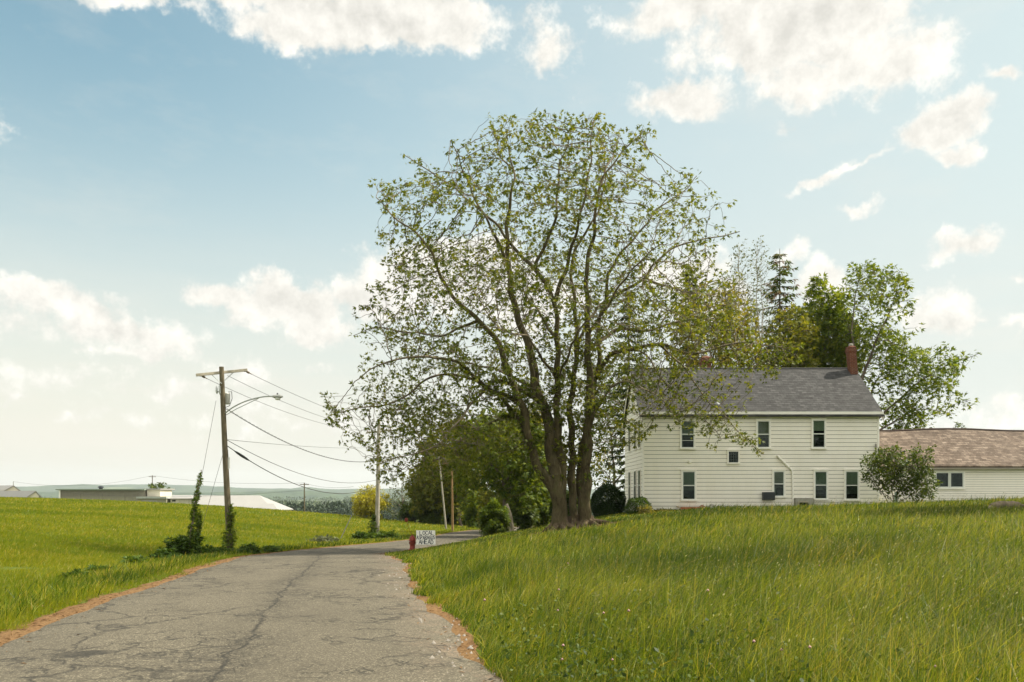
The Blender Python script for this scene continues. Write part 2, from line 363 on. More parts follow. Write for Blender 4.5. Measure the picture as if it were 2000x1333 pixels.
# long seam just right of the middle, and a band of fine cracks beside it
seam_u = t.math('ADD', u, t.math('MULTIPLY', t.math('SUBTRACT', t.noise(t.comb(0., v, 0.), .55, 6, .7), .5), .75))
sd_ = t.math('ABSOLUTE', t.math('SUBTRACT', seam_u, .12))
seam = t.math('MULTIPLY', t.mr(sd_, .012, .036, 1, 0), t.mr(t.noise(g, 7, 3, .7), .30, .48))
alli = t.math('MULTIPLY', crack(6.5, .11, cflat), t.math('MULTIPLY', t.mr(sd_, .05, .55, 1, 0), t.mr(t.noise(g, .8, 3), .38, .48)))
cr = t.math('MAXIMUM', t.math('MAXIMUM', c_big, c_net), t.math('MAXIMUM', c_net2, t.math('MAXIMUM', seam, alli)), clamp=True)
cr = t.math('MULTIPLY', cr, t.mr(t.noise(g, 18, 3), .25, .45, .55, 1))
base = t.mix(1., base, (.57, .555, .49), 'MULTIPLY')
base = t.mix(t.math('MULTIPLY', cr, .95), base, (.022, .020, .015))
# worn, darker, gravelly right-hand edge
edge = t.math('MULTIPLY', t.mr(u, 1.75, 2.55), t.mr(t.noise(g, 1.1, 5, .7), .42, .6))
base = t.mix(t.math('MULTIPLY', edge, .6), base, t.mix(t.mr(t.noise(g, 30, 3, .7), .4, .6), (.07, .06, .05), (.24, .17, .11)))
h = t.math('SUBTRACT', t.math('MULTIPLY', ac, .3), t.math('ADD', cr, t.math('MULTIPLY', edge, .8)))
principled(t, out, base, .85, .25, bump=h, bstr=.55, bdist=.012)
MROAD = m
T2 = np.gradient(CP[:, :2], axis=0); T2 /= np.linalg.norm(T2, axis=1)[:, None]; N2 = np.c_[T2[:, 1], -T2[:, 0]]
S = np.r_[0, np.cumsum(np.linalg.norm(np.diff(CP[:, :2], axis=0), axis=1))]
CPf = np.c_[np.interp(np.arange(0, S[-1], .16), S, CP[:, 0]), np.interp(np.arange(0, S[-1], .16), S, CP[:, 1]), np.interp(np.arange(0, S[-1], .16), S, CP[:, 2])]
Sf = np.arange(0, S[-1], .16)
Nf = np.c_[np.interp(Sf, S, N2[:, 0]), np.interp(Sf, S, N2[:, 1])]
eL = HW+vnoise(Sf, Sf*0, 1.4, 3)*.22+vnoise(Sf, Sf*0, .35, 4)*.10
eR = HW+vnoise(Sf, Sf*0, 1.9, 5)*.42+vnoise(Sf, Sf*0, .45, 6)*.20
us = np.array([-1, -.97, -.8, -.6, -.4, -.2, 0, .2, .4, .6, .8, .97, 1.])
V = []; UV = []
for k_, uu in enumerate(us):
    off = np.where(uu < 0, uu*eL, uu*eR)
    zz = EYE-CPf[:, 2]+.035-.03*(abs(uu) ** 3)*.3+vnoise(Sf, Sf*0+uu*3, 2.2, 8)*.012-(0.045 if abs(uu) == 1 else 0)
    V.append(np.c_[CPf[:, 0]+Nf[:, 0]*off, CPf[:, 1]+Nf[:, 1]*off, zz]); UV.append(np.c_[off, Sf])
V = np.stack(V, 1); UV = np.stack(UV, 1); n, k = V.shape[:2]; idx = np.arange(n*k).reshape(n, k)
Q = np.stack([idx[:-1, :-1], idx[:-1, 1:], idx[1:, 1:], idx[1:, :-1]], -1).reshape(-1, 4)
ro = tag(fast_mesh('road', V.reshape(-1, 3), Q, m, smooth=True), kind='structure')
ul = ro.data.uv_layers.new(name='along'); ul.data.foreach_set('uv', UV.reshape(-1, 2)[Q.ravel()].astype(np.float32).ravel())

# needle-strewn shoulders on both sides (u runs outward)
m, t, out = new_mat('fallen_pine_needles'); g = t.new('ShaderNodeNewGeometry').outputs['Position']
nn = t.noise(g, 26, 5, .75); n0 = t.noise(g, 2.0, 4)
c = t.ramp(nn, [(.28, (.045, .026, .012)), (.45, (.120, .066, .028)), (.6, (.20, .115, .050)), (.75, (.33, .22, .12))])
c = t.mix(t.mr(n0, .45, .75, 0, .55), c, (.20, .13, .06))
principled(t, out, c, .95, .1, bump=nn, bstr=.8, bdist=.03); MNEEDLE = m
for sgn in (-1, 1):
    rows = []
    wid = .55+vnoise(Sf, Sf*0, 3.1, 9+sgn)*.55+vnoise(Sf, Sf*0, .8, 12+sgn)*.35
    wid = np.clip(wid*(.26 if sgn > 0 else .60), .03, .9)
    for j, q in enumerate((-.35, 0, .25, .5, .75, 1.)):
        off = sgn*((eL if sgn < 0 else eR)+(-.35 if q < 0 else q*wid))
        X = CPf[:, 0]+Nf[:, 0]*off; Y = CPf[:, 1]+Nf[:, 1]*off
        z = gz(X, Y)+.018 if q > .1 else EYE-CPf[:, 2]+(.030 if q == 0 else -.02)
        if q > .1: z = np.maximum(z, EYE-CPf[:, 2]+.018)
        if q == 1.: z = gz(X, Y)-.03
        rows.append(np.c_[X, Y, z])
    V = np.stack(rows, 1); n, k = V.shape[:2]; idx = np.arange(n*k).reshape(n, k)
    Q = np.stack([idx[:-1, :-1], idx[:-1, 1:], idx[1:, 1:], idx[1:, :-1]], -1).reshape(-1, 4)
    if sgn < 0: Q = Q[:, ::-1]
    tag(fast_mesh('road_shoulder', V.reshape(-1, 3), Q, m, smooth=True), kind='structure')

# ------------------------------------------------------------------ far hills
def hill(name, D, prof, depth, col, seed, base=-70):
    """a real ridge: profile in (px, py) of its skyline at distance D, depth metres thick"""
    pxs = np.linspace(prof[0][0], prof[-1][0], 260); top = np.interp(pxs, [p[0] for p in prof], [p[1] for p in prof])
    X = (pxs-HX)/F*D; Zt = EYE-(top-HY)/F*D+vnoise(X, X*0, D*.02, seed)*D*.0016+vnoise(X, X*0, D*.006, seed+1)*D*.0010
    rows = []
    for q in np.linspace(0, 1, 26):
        s = q*2-1; prof_ = np.exp(-(s*1.7)**2) if s < 0 else 1/(1+(s*2)**2)
        y = D+s*depth+vnoise(X, X*0+q, D*.05, seed+3)*depth*.15
        z = base+(Zt-base)*prof_*(1 if abs(s) < .04 else 1)+vnoise(X, y, D*.02, seed+5)*D*.0015*(0 if abs(s) < .05 else 1)
        rows.append(np.c_[X*(y/D), y, z])
    V = np.stack(rows, 1); n, k = V.shape[:2]; idx = np.arange(n*k).reshape(n, k)
    Q = np.stack([idx[:-1, :-1], idx[1:, :-1], idx[1:, 1:], idx[:-1, 1:]], -1).reshape(-1, 4)[:, ::-1]
    return tag(fast_mesh(name, V.reshape(-1, 3), Q, col, smooth=True), kind='structure')
m, t, out = new_mat('wooded_hillside'); g = t.new('ShaderNodeNewGeometry').outputs['Position']
c = t.mix(t.mr(t.noise(g, .006, 5, .65), .4, .62), (.022, .042, .014), (.050, .078, .024))
c = t.mix(t.mr(t.noise(g, .0012, 4), .60, .68, 0, .6), c, (.15, .18, .07))
principled(t, out, c, 1, 0, bump=t.noise(g, .03, 4, .7), bstr=1, bdist=18)
hill('hills', 7600, [(-1600,966),(-900,957),(-300,950),(30,951),(130,947),(280,946),(420,950),(520,955),(600,952),(660,956),(900,952),(1200,957),(1600,954),(2300,958),(3200,966)], 1300, m, 3)
hill('hills', 5200, [(-1400,974),(-500,964),(100,960),(400,962),(520,960),(560,957),(640,961),(700,966),(900,969),(1300,970),(2100,966),(3000,974)], 900, m, 14)

# haze: one closed box of even air round everything
m, t, out = new_mat('haze_air')
pv = t.new('ShaderNodeVolumePrincipled'); pv.inputs['Color'].default_value = (.86, .95, .99, 1); pv.inputs['Density'].default_value = 0.000070
pv.inputs['Anisotropy'].default_value = .25
t.l.new(pv.outputs[0], out.inputs['Volume'])
tag(MB().span(-9800, 9800, -9800, 9900, -75, 260).build('haze', m), kind='stuff')
# ------------------------------------------------------------------ farmhouse
MWHITE = None
def siding_mat(name, col, dirty, bounce=.1):
    m, t, out = new_mat(name); g = t.new('ShaderNodeNewGeometry').outputs['Position']
    x, y, z = t.sep(g)
    n = t.noise(t.mapping(g, scale=(1, 1, .25)), 2.0, 5, .65); n2 = t.noise(t.mapping(g, scale=(.3, .3, 8)), 1.5, 3)
    c = t.mix(t.mr(n, .45, .8, 0, .55), col, dirty); c = t.mix(t.mr(n2, .5, .8, 0, .25), c, tuple(q*.86 for q in col))
    # splashed soil and algae just over the grass
    c = t.mix(t.math('MULTIPLY', t.mr(z, .35, 1.15, 1, 0), t.mr(n, .3, .7, .1, .75)), c, (.34, .33, .22))
    principled(t, out, c, .55, .3, bump=t.noise(g, 40, 3), bstr=.08); return m
MSIDE = siding_mat('white_painted_clapboard', (.90, .86, .76), (.80, .75, .62))
MTRIM = simple('white_painted_trim', (.89, .86, .78), .5, .3, var=.06)
MFRAME = simple('pale_window_frame', (.68, .70, .64), .4, .4, var=.05)
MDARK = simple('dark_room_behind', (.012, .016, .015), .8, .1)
MCONC = simple('weathered_concrete', (.34, .33, .28), .9, .1, var=.25, scale=2.5, bump=.3)
MBLACK = simple('black_sheet_metal', (.025, .03, .035), .5, .4)
def blind_mat(name, col):
    m, t, out = new_mat(name); g = t.new('ShaderNodeNewGeometry').outputs['Position']
    n = t.noise(t.mapping(g, scale=(6, 1, .6)), 2, 3)
    principled(t, out, t.mix(n, tuple(q*.8 for q in col), tuple(q*1.15 for q in col)), .8, .1); return m
MBLG = blind_mat('green_grey_blind', (.36, .40, .32)); MBLW = blind_mat('pale_grey_blind', (.60, .61, .54)); MBLB = blind_mat('tan_blind', (.42, .38, .31))
MBLD = blind_mat('dim_curtain', (.12, .13, .11))
m, t, out = new_mat('window_glass')
fr = t.new('ShaderNodeFresnel'); fr.inputs[0].default_value = 1.5; tr = t.new('ShaderNodeBsdfTransparent'); gl = t.new('ShaderNodeBsdfGlossy')
t.put(tr.inputs[0], (.62, .68, .62, 1)); gl.inputs['Roughness'].default_value = .04; t.put(gl.inputs[0], (.8, .88, .86, 1))
bp = t.new('ShaderNodeBump'); bp.inputs['Strength'].default_value = .15; t.put(bp.inputs['Height'], t.noise(t.new('ShaderNodeNewGeometry').outputs['Position'], 3.0, 2)); t.l.new(bp.outputs[0], gl.inputs['Normal'])
mx = t.new('ShaderNodeMixShader'); t.put(mx.inputs[0], t.math('ADD', t.math('MULTIPLY', fr.outputs[0], .45), .0)); t.l.new(tr.outputs[0], mx.inputs[1]); t.l.new(gl.outputs[0], mx.inputs[2]); t.l.new(mx.outputs[0], out.inputs[0])
MGLASS = m
def shingle_mat(name, cols, cw, ch, stain, moss=None):
    m, t, out = new_mat(name); tcn = t.new('ShaderNodeUVMap'); tcn.uv_map = 'slope'; uv = tcn.outputs[0]
    g = t.new('ShaderNodeNewGeometry').outputs['Position']
    br = t.new('ShaderNodeTexBrick'); t.put(br.inputs['Vector'], uv); br.offset = .5
    br.inputs['Scale'].default_value = 1; br.inputs['Brick Width'].default_value = cw; br.inputs['Row Height'].default_value = ch
    br.inputs['Mortar Size'].default_value = ch*.06; br.inputs['Mortar Smooth'].default_value = .3; br.inputs['Bias'].default_value = 0
    t.put(br.inputs['Color1'], (0, 0, 0)); t.put(br.inputs['Color2'], (1, 1, 1)); t.put(br.inputs['Mortar'], (.5, .5, .5))
    u, v, _ = t.sep(uv)
    # second random per tab so that shades scatter
    cell = t.noise(t.mapping(uv, scale=(1/cw*.9, 1/ch*.9, 1)), 1.0, 1)
    c = t.ramp(t.math('ADD', t.math('MULTIPLY', t.sep(br.outputs['Color'])[0], .55), t.math('MULTIPLY', t.mr(cell, .3, .7), .45)), [(i/(len(cols)-1), q) for i, q in enumerate(cols)])
    c = t.mix(t.mr(t.noise(t.mapping(uv, scale=(1, .35, 1)), .6, 5, .65), .45, .72, 0, .6), c, stain)
    if moss: c = t.mix(t.mr(t.noise(t.mapping(uv, loc=(5, 2, 0)), 1.6, 6, .75), .47, .58, 0, .8), c, moss)
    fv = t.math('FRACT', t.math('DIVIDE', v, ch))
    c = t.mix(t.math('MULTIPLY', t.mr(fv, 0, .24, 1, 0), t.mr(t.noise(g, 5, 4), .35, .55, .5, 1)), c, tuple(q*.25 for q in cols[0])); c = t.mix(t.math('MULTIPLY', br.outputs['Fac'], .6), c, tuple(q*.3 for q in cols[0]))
    c = t.mix(t.mr(t.noise(g, 22, 3, .7), .3, .7, 0, .25), c, tuple(q*1.4 for q in cols[-1]))
    principled(t, out, c, .92, .12, bump=t.math('ADD', t.math('MULTIPLY', fv, -1.), t.math('MULTIPLY', cell, .4)), bstr=.6, bdist=.02); return m
MROOF = shingle_mat('grey_asphalt_shingles', [(.022, .022, .021), (.046, .046, .045), (.090, .088, .085)], .32, .19, (.050, .049, .047))
MROOFW = shingle_mat('weathered_brown_shingles', [(.042, .030, .022), (.115, .084, .062), (.25, .20, .155)], .34, .20, (.17, .138, .11), (.040, .027, .019))
m, t, out = new_mat('old_red_brick'); g = t.new('ShaderNodeNewGeometry').outputs['Position']; x, y, z = t.sep(g)
br = t.new('ShaderNodeTexBrick'); t.put(br.inputs['Vector'], t.comb(t.math('ADD', x, y), z, 0.)); br.inputs['Scale'].default_value = 1
br.inputs['Brick Width'].default_value = .21; br.inputs['Row Height'].default_value = .075; br.inputs['Mortar Size'].default_value = .009
t.put(br.inputs['Color1'], (.17, .055, .030)); t.put(br.inputs['Color2'], (.11, .038, .024)); t.put(br.inputs['Mortar'], (.24, .17, .12))
c = t.mix(t.mr(t.noise(g, 3, 5, .7), .42, .7, 0, .7), br.outputs[0], (.10, .035, .02))
principled(t, out, c, .9, .1, bump=t.math('MULTIPLY', br.outputs['Fac'], -1.), bstr=.8, bdist=.01); MBRICK = m

HYF, HYB = 44.7, 51.8
hx0, hx1 = PX(1256.5, 900, HYF).x, PX(1715, 900, HYF).x
ZE = PX(0, 806, HYF).z; ZB = EYE-1.35           # eaves, lowest board (in the grass)
ZR = PX(0, 722, (HYF+HYB)/2).z
hroot = root('farmhouse', (hx0, HYF, G(hx0, HYF)), 'long two-storey white clapboard farmhouse under a grey roof with a low wing on its right', 'house')
def slope_uv(o, ax, ay, az):
    """uv along the eaves (x) and up the slope"""
    me = o.data; ul = me.uv_layers.new(name='slope'); og = ORG[o.name]
    for l in me.loops:
        c = me.vertices[l.vertex_index].co+og
        ul.data[l.index].uv = (c.x, sqrt((c.y-ay)**2+(c.z-az)**2))
def siding_front(mb, x0, x1, y, z0, z1, step, lip):
    n = int(round((z1-z0)/step)); s = (z1-z0)/n
    for i in range(n):
        a, b = z0+i*s, z0+(i+1)*s
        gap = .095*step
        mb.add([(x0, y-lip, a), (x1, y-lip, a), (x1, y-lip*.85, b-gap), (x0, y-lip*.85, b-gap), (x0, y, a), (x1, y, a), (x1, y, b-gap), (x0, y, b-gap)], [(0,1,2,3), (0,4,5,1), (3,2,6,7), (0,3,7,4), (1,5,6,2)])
def siding_side(mb, x, sgn, y0, y1, z0, ze, zr, step, lip):
    """gable side wall; sgn = direction the wall faces along x"""
    n = int(round((zr-z0)/step)); s = (zr-z0)/n; ym = (y0+y1)/2
    def ext(z):
        if z <= ze: return y0, y1
        k = (z-ze)/(zr-ze); return y0+(ym-y0)*k, y1-(y1-ym)*k
    for i in range(n):
        a, b = z0+i*s, z0+(i+1)*s; (p, q), (r, w) = ext(a), ext(min(b, zr-.001)); xl = x+sgn*lip
        v = [(xl, p, a), (xl, q, a), (xl-sgn*.004, w, b-.095*step), (xl-sgn*.004, r, b-.095*step), (x, w, b-.095*step), (x, r, b-.095*step)]
        mb.add(v, [(0,1,2,3) if sgn > 0 else (3,2,1,0), (3,2,4,5)]); mb.add([(x, p, a), (x, q, a), (xl, q, a), (xl, p, a)], [(0,1,2,3) if sgn > 0 else (3,2,1,0)])
# walls: a solid core with the lapped boards in front of it
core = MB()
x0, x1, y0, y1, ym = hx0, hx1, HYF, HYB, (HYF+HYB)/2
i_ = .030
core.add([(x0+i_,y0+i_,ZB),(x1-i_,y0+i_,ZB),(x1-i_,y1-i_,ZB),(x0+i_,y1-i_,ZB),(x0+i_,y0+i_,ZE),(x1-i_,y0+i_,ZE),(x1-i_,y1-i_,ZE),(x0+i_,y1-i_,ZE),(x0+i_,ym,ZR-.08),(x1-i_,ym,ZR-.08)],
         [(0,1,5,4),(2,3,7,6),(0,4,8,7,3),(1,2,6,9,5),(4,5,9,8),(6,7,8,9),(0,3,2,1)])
core.build('wall_core', simple('groove_shade_backing', (.07, .065, .055), .9), hroot)  # core coloured dark so the gaps between boards read as shade
wall = MB()
siding_front(wall, x0+.02, x1-.02, y0+.027, ZB, ZE-.12, .222, .058)
siding_side(wall, x0+.027, -1, y0+.05, y1-.05, ZB, ZE, ZR-.1, .222, .055); siding_side(wall, x1-.027, 1, y0+.05, y1-.05, ZB, ZE, ZR-.1, .222, .055)
wo = wall.build('wall', MSIDE, hroot)
tr_ = MB()
for (cx, s) in ((x0, -1), (x1, 1)):
    tr_.span(cx-.05, cx+.05, y0-.05, y0+.05, ZB, ZE-.13)
tr_.span(x0-.20, x1+.20, y0-.26, y0-.22, ZE-.13, ZE+.02)      # fascia
tr_.span(x0-.20, x1+.20, y0-.22, y0-.035, ZE-.12, ZE-.09)       # soffit
for cx in (x0-.22, x1+.18):                                     # rake boards
    for (ya, za, yb, zb) in ((y0-.24, ZE-.48, ym, ZR-.28), (y1+.14, ZE-.42, ym, ZR-.28)):
        tr_.add([(cx, ya, za), (cx, yb, zb), (cx, yb, zb+.19), (cx, ya, za+.19), (cx+.04, ya, za), (cx+.04, yb, zb), (cx+.04, yb, zb+.19), (cx+.04, ya, za+.19)], [(0,1,2,3),(7,6,5,4),(0,4,5,1),(3,2,6,7)])
tr_.build('trim', MTRIM, hroot)
k = (ZR-ZE)/(ym-y0); rf = MB(); th = .09; ye = y0-.29; zee = ZE+.02-.0*k
zlo = ZR-k*(ym-ye)
rf.add([(x0-.25, ye, zlo+.05), (x1+.25, ye, zlo+.05), (x1+.25, ym, ZR+.05), (x0-.25, ym, ZR+.05), (x1+.25, y1+.20, zlo+.05), (x0-.25, y1+.20, zlo+.05),
        (x0-.25, ye, zlo-.03), (x1+.25, ye, zlo-.03), (x1+.25, ym, ZR-.03), (x0-.25, ym, ZR-.03), (x1+.25, y1+.20, zlo-.03), (x0-.25, y1+.20, zlo-.03)],
       [(0,1,2,3),(3,2,4,5),(6,7,1,0),(5,4,10,11),(0,3,9,6),(3,5,11,9),(1,7,8,2),(2,8,10,4),(7,6,9,8),(8,9,11,10)])
roof = rf.build('roof', MROOF, hroot); slope_uv(roof, 0, ye, zlo)
mb = MB(); mb.tube([(x0-.26, ym, ZR+.055), (x1+.26, ym, ZR+.055)], .05, 8); mb.build('ridge_cap', simple('dark_ridge_shingle', (.07, .07, .07), .9), roof)
# chimneys
def chimney(cx, cy, w, zb, zt, lean=.0, name='chimney', label=None):
    mb = MB(); v = []
    for (z, q, s) in ((zb, w/2, 0), (zt-.42, w/2, lean*.9), (zt-.40, w/2+.03, lean*.9), (zt-.26, w/2+.03, lean), (zt-.24, w/2+.01, lean), (zt-.10, w/2+.01, lean), (zt-.04, w/2-.08, lean), (zt+.0, w/2-.14, lean)):
        v.append([(cx+s+a*q, cy+b*q, z) for a, b in ((-1,-1),(1,-1),(1,1),(-1,1))])
    vv = [p for r in v for p in r]; f = [(i*4+j, i*4+(j+1)%4, i*4+4+(j+1)%4, i*4+4+j) for i in range(len(v)-1) for j in range(4)]+[tuple(len(vv)-4+j for j in range(4))]
    mb.add(vv, f); o = mb.build(name, MBRICK, roof); MB().lathe((cx+lean, cy, zt), [(.13, 0), (.13, .10), (.09, .12)], 12).build('chimney_cap', MCONC, roof)
    if label: o['label'] = label
cz = PX(0, 676, 48.0).z
chimney(PX(1668, 700, 47.9).x, 47.95, .43, ZR-.75, cz, -.17)
chimney(PX(1376, 700, 49.4).x, 49.3, .60, ZR-1.2, PX(0, 697, 49.3).z, .03)
# roof vent pipe with flashing
vx, vy = PX(1398, 791, 45.6).x, 45.3; vz = zlo+k*(vy-ye)+.05
mb = MB().tube([(vx, vy, vz-.05), (vx, vy, vz+.30)], .045, 10); mb.lathe((vx, vy, vz-.1), [(.20, 0), (.17, .10), (.06, .17)], 12); mb.build('vent_pipe', simple('grey_flashing', (.30, .31, .32), .4, .5, .5), roof)

MGRIDM = simple('dark_green_lattice', (.06, .08, .07), .6)
def window(parent, px0, px1, py0, py1, Y, kind, blind=None, split=.5, bm=MBLG, frame=MTRIM):
    """a double-hung window set on the front wall; the picture rectangle is its outer casing"""
    a, b = PX(px0, py1, Y), PX(px1, py0, Y); xa, xb, za, zb = a.x, b.x, a.z, b.z; c = .075
    w = root_part = MB()
    w.span(xa, xb, Y-.085, Y-.036, zb-c, zb); w.span(xa-.03, xb+.03, Y-.13, Y-.036, za-.02, za+.06)
    w.span(xa, xa+c, Y-.085, Y-.036, za+.06, zb-c); w.span(xb-c, xb, Y-.085, Y-.036, za+.06, zb-c)
    w.span(xa-.03, xb+.03, Y-.115, Y-.036, zb, zb+.035)
    win = w.build('window', MTRIM, parent)
    ix0, ix1, iz0, iz1 = xa+c, xb-c, za+.06, zb-c
    s = MB(); q = .042; zm = iz0+(iz1-iz0)*split
    s.span(ix0, ix0+q, Y-.074, Y-.036, iz0, iz1); s.span(ix1-q, ix1, Y-.074, Y-.036, iz0, iz1)
    s.span(ix0+q, ix1-q, Y-.074, Y-.036, iz0, iz0+q); s.span(ix0+q, ix1-q, Y-.074, Y-.036, iz1-q, iz1)
    s.span(ix0+q, ix1-q, Y-.079, Y-.036, zm-.028, zm+.028)
    if kind == 'bars':
        for f in (.27, .75): s.span(ix0+q, ix1-q, Y-.070, Y-.050, iz0+(iz1-iz0)*f-.012, iz0+(iz1-iz0)*f+.012)
    if kind == 'grid':
        s = MB()
        for f in (.25, .5, .75): s.span(ix0+(ix1-ix0)*f-.012, ix0+(ix1-ix0)*f+.012, Y-.070, Y-.050, iz0, iz1); s.span(ix0, ix1, Y-.066, Y-.052, iz0+(iz1-iz0)*f-.010, iz0+(iz1-iz0)*f+.010)
    s.build('sash', MFRAME if kind != 'grid' else MGRIDM, win)
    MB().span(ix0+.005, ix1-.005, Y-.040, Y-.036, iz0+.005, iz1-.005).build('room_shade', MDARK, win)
    if blind: MB().span(ix0+q, ix1-q, Y-.0455, Y-.042, iz1-q-(iz1-iz0)*blind, iz1-q).build('blind', bm, win)
    MB().span(ix0+.01, ix1-.01, Y-.058, Y-.054, iz0+.01, iz1-.01).build('pane', MGLASS, win)
    return win, (ix0, ix1, iz0, iz1)
Yf = HYF
for args in [(1327.5,1358,819.5,877.5,'bars',.52,.50,MBLG),(1476,1505,820,877,'x',.50,.50,MBLB),(1584,1613,818.5,877,'x',.36,.50,MBLW),
             (1330,1360,918.5,978.5,'x',.46,.50,MBLG),(1507.5,1533.5,918.5,972,'x',.42,.50,MBLB),(1588,1617,918.5,977,'x',.44,.50,MBLG),(1648,1678,918.5,978,'x',.44,.50,MBLW)]:
    win, (a, b, c, e) = window(hroot, *args[:4], Yf, args[4], args[5], args[6], args[7])
    h = e-c
    r = random.Random(args[0]); mb = MB()       # dim furniture or curtain hems seen low in the room
    if args[0] in (1330, 1588, 1648): mb.span(a+.05, b-.05, Yf-.0455, Yf-.042, c+.04+h*(.30 if args[0] != 1648 else .17), c+.04+h*.42)
    else: mb.span(a+.05, a+.15, Yf-.0455, Yf-.042, c+.05, c+h*.42); mb.span(a+.15, b-.05, Yf-.0455, Yf-.042, c+h*.34, c+h*.42)
    mb.build('curtain', MBLD, win)
window(hroot, 1420, 1444, 880, 906, Yf, 'grid')
# windows of the left gable end (side wall faces -x)
def side_window(ya, yb, za, zb, X):
    w = MB(); w.span(X-.10, X-.036, ya, yb, za-.03, za+.05); w.span(X-.085, X-.036, ya, yb, zb-.07, zb); w.span(X-.085, X-.036, ya, ya+.08, za+.05, zb-.07); w.span(X-.085, X-.036, yb-.08, yb, za+.05, zb-.07)
    win = w.build('window', MTRIM, hroot); zm = (za+zb)/2
    MB().span(X-.079, X-.036, ya+.08, yb-.08, zm-.028, zm+.028).build('sash', MFRAME, win)
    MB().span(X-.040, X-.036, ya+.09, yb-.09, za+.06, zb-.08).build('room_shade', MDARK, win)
    MB().span(X-.0455, X-.042, ya+.09, yb-.09, zm+.1, zb-.08).build('blind', MBLG, win)
    MB().span(X-.058, X-.054, ya+.085, yb-.085, za+.055, zb-.075).build('pane', MGLASS, win)
zl0, zl1 = PX(0, 979, 45.6).z, PX(0, 917, 45.6).z; zu0, zu1 = PX(0, 876, 45.6).z, PX(0, 818, 45.6).z
for yc in (45.75, 47.3, 49.6): side_window(yc-.42, yc+.42, zl0, zl1, hx0); side_window(yc-.42, yc+.42, zu0, zu1, hx0)
side_window(ym-.35, ym+.35, ZE+.35, ZE+1.5, hx0)
# small fittings on the front wall
p = PX(1347, 902, Yf); MB().box((p.x, Yf-.075, p.z), (.14, .10, .17)).build('junction_box', MTRIM, hroot, bevel=.012)
a, b, c_ = PX(1517.5, 890, Yf-.09), PX(1547, 919, Yf-.09), PX(1549.5, 990, Yf-.09)
MB().tube([a, b+Vector((-.03, 0, .03)), b+Vector((.01, 0, -.04)), c_], .052, 10).build('drain_pipe', MTRIM, hroot, smooth=True)
a, b = PX(1488, 977, Yf), PX(1510.5, 961.5, Yf)
mb = MB().span(a.x, b.x, Yf-.30, Yf-.036, a.z, b.z); 
for i in range(5): mb.span(a.x+.03, b.x-.03, Yf-.312, Yf-.302, a.z+.05+i*.075, a.z+.075+i*.075)
mb.build('black_vent_hood', MBLACK, hroot, bevel=.01)
# concrete cellar-window surround
a, b = PX(1549, 997, Yf), PX(1585, 974, Yf)
mb = MB(); ya = Yf-.42; wi0, wi1, wz = PX(1554, 0, Yf).x, PX(1573, 0, Yf).x, PX(0, 980, Yf).z
mb.span(a.x, wi0, ya, Yf-.036, a.z-.3, b.z); mb.span(wi1, b.x, ya, Yf-.036, a.z-.3, b.z); mb.span(wi0, wi1, ya, Yf-.036, wz, b.z)
cel = mb.build('cellar_window_surround', MCONC, hroot)
MB().span(wi0, wi1, Yf-.12, Yf-.06, a.z-.3, wz).build('cellar_opening', MDARK, cel)
mb = MB(); mb.span(wi0, wi1, ya-.03, ya+.01, wz-.05, wz+.01); mb.span(wi0, wi0+.05, ya-.028, ya+.01, a.z-.3, wz-.05); mb.build('cellar_window_frame', simple('bare_board', (.42, .38, .28), .8), cel)
# ---- right-hand wing
WY, WYB = 46.0, 52.6; wx0, wx1 = hx1+.035, 38.0
wze, wzb = PX(0, 906, WY).z, ZB+.15; wzr = PX(0, 842, 49.3).z
ww = MB(); wm = (WY+WYB)/2
i_ = .024
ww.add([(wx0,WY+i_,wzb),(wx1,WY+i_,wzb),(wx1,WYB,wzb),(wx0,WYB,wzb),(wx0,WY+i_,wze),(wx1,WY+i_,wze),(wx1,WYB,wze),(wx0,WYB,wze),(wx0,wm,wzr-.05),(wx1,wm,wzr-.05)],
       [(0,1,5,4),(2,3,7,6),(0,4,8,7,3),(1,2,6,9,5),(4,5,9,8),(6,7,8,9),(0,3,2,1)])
ww.build('wing_wall_core', simple('groove_shade_backing_wing', (.07, .065, .055), .9), hroot)  # dark tone painted in as shade between the wing boards
ww = MB()
siding_front(ww, wx0, wx1-.02, WY+.021, wzb, wze-.10, .135, .046); siding_side(ww, wx1+.004, 1, WY+.05, WYB-.05, wzb, wze, wzr-.1, .135, .022)
ow = ww.build('wing_wall', MSIDE, hroot)
# roof with a sagging, rippled surface
nu, nv = 90, 22; V = []; Fq = []
wye, wyb2 = WY-.30, WYB+.30; kk = (wzr-wze)/(wm-WY); wzl = wzr-kk*(wm-wye)
for i in range(nu+1):
    x = wx0+(wx1+.3-wx0)*i/nu
    sag = .05*math.exp(-((x-26.8)/2.2)**2)-.05*math.exp(-((x-23.5)/2.0)**2)-.07*max(0, x-28.5)/4
    for j in range(nv+1):
        f = j/nv; y = wye+(wm-wye)*f; z = wzl+(wzr-wzl)*f+.05+sag*(f**.7)+float(vnoise([x], [y], 1.3, 21)[0])*.05*f
        V.append((x, y, z))
for i in range(nu):
    for j in range(nv): a = i*(nv+1)+j; Fq.append((a, a+nv+1, a+nv+2, a+1))
n0 = len(V)
for i in range(nu+1):
    V.append((V[i*(nv+1)][0], wye, V[i*(nv+1)][2]-.09)); V.append((V[i*(nv+1)][0], wyb2, wzl+.03))
for i in range(nu):
    a, b = i*(nv+1), (i+1)*(nv+1); Fq.append((a, n0+2*i, n0+2*i+2, b)); Fq.append((a+nv, b+nv, n0+2*i+3, n0+2*i+1))
    Fq.append((n0+2*i, n0+2*i+1, n0+2*i+3, n0+2*i+2))
wr = fast_mesh('wing_roof', V, Fq, MROOFW, hroot); slope_uv(wr, 0, wye, wzl)
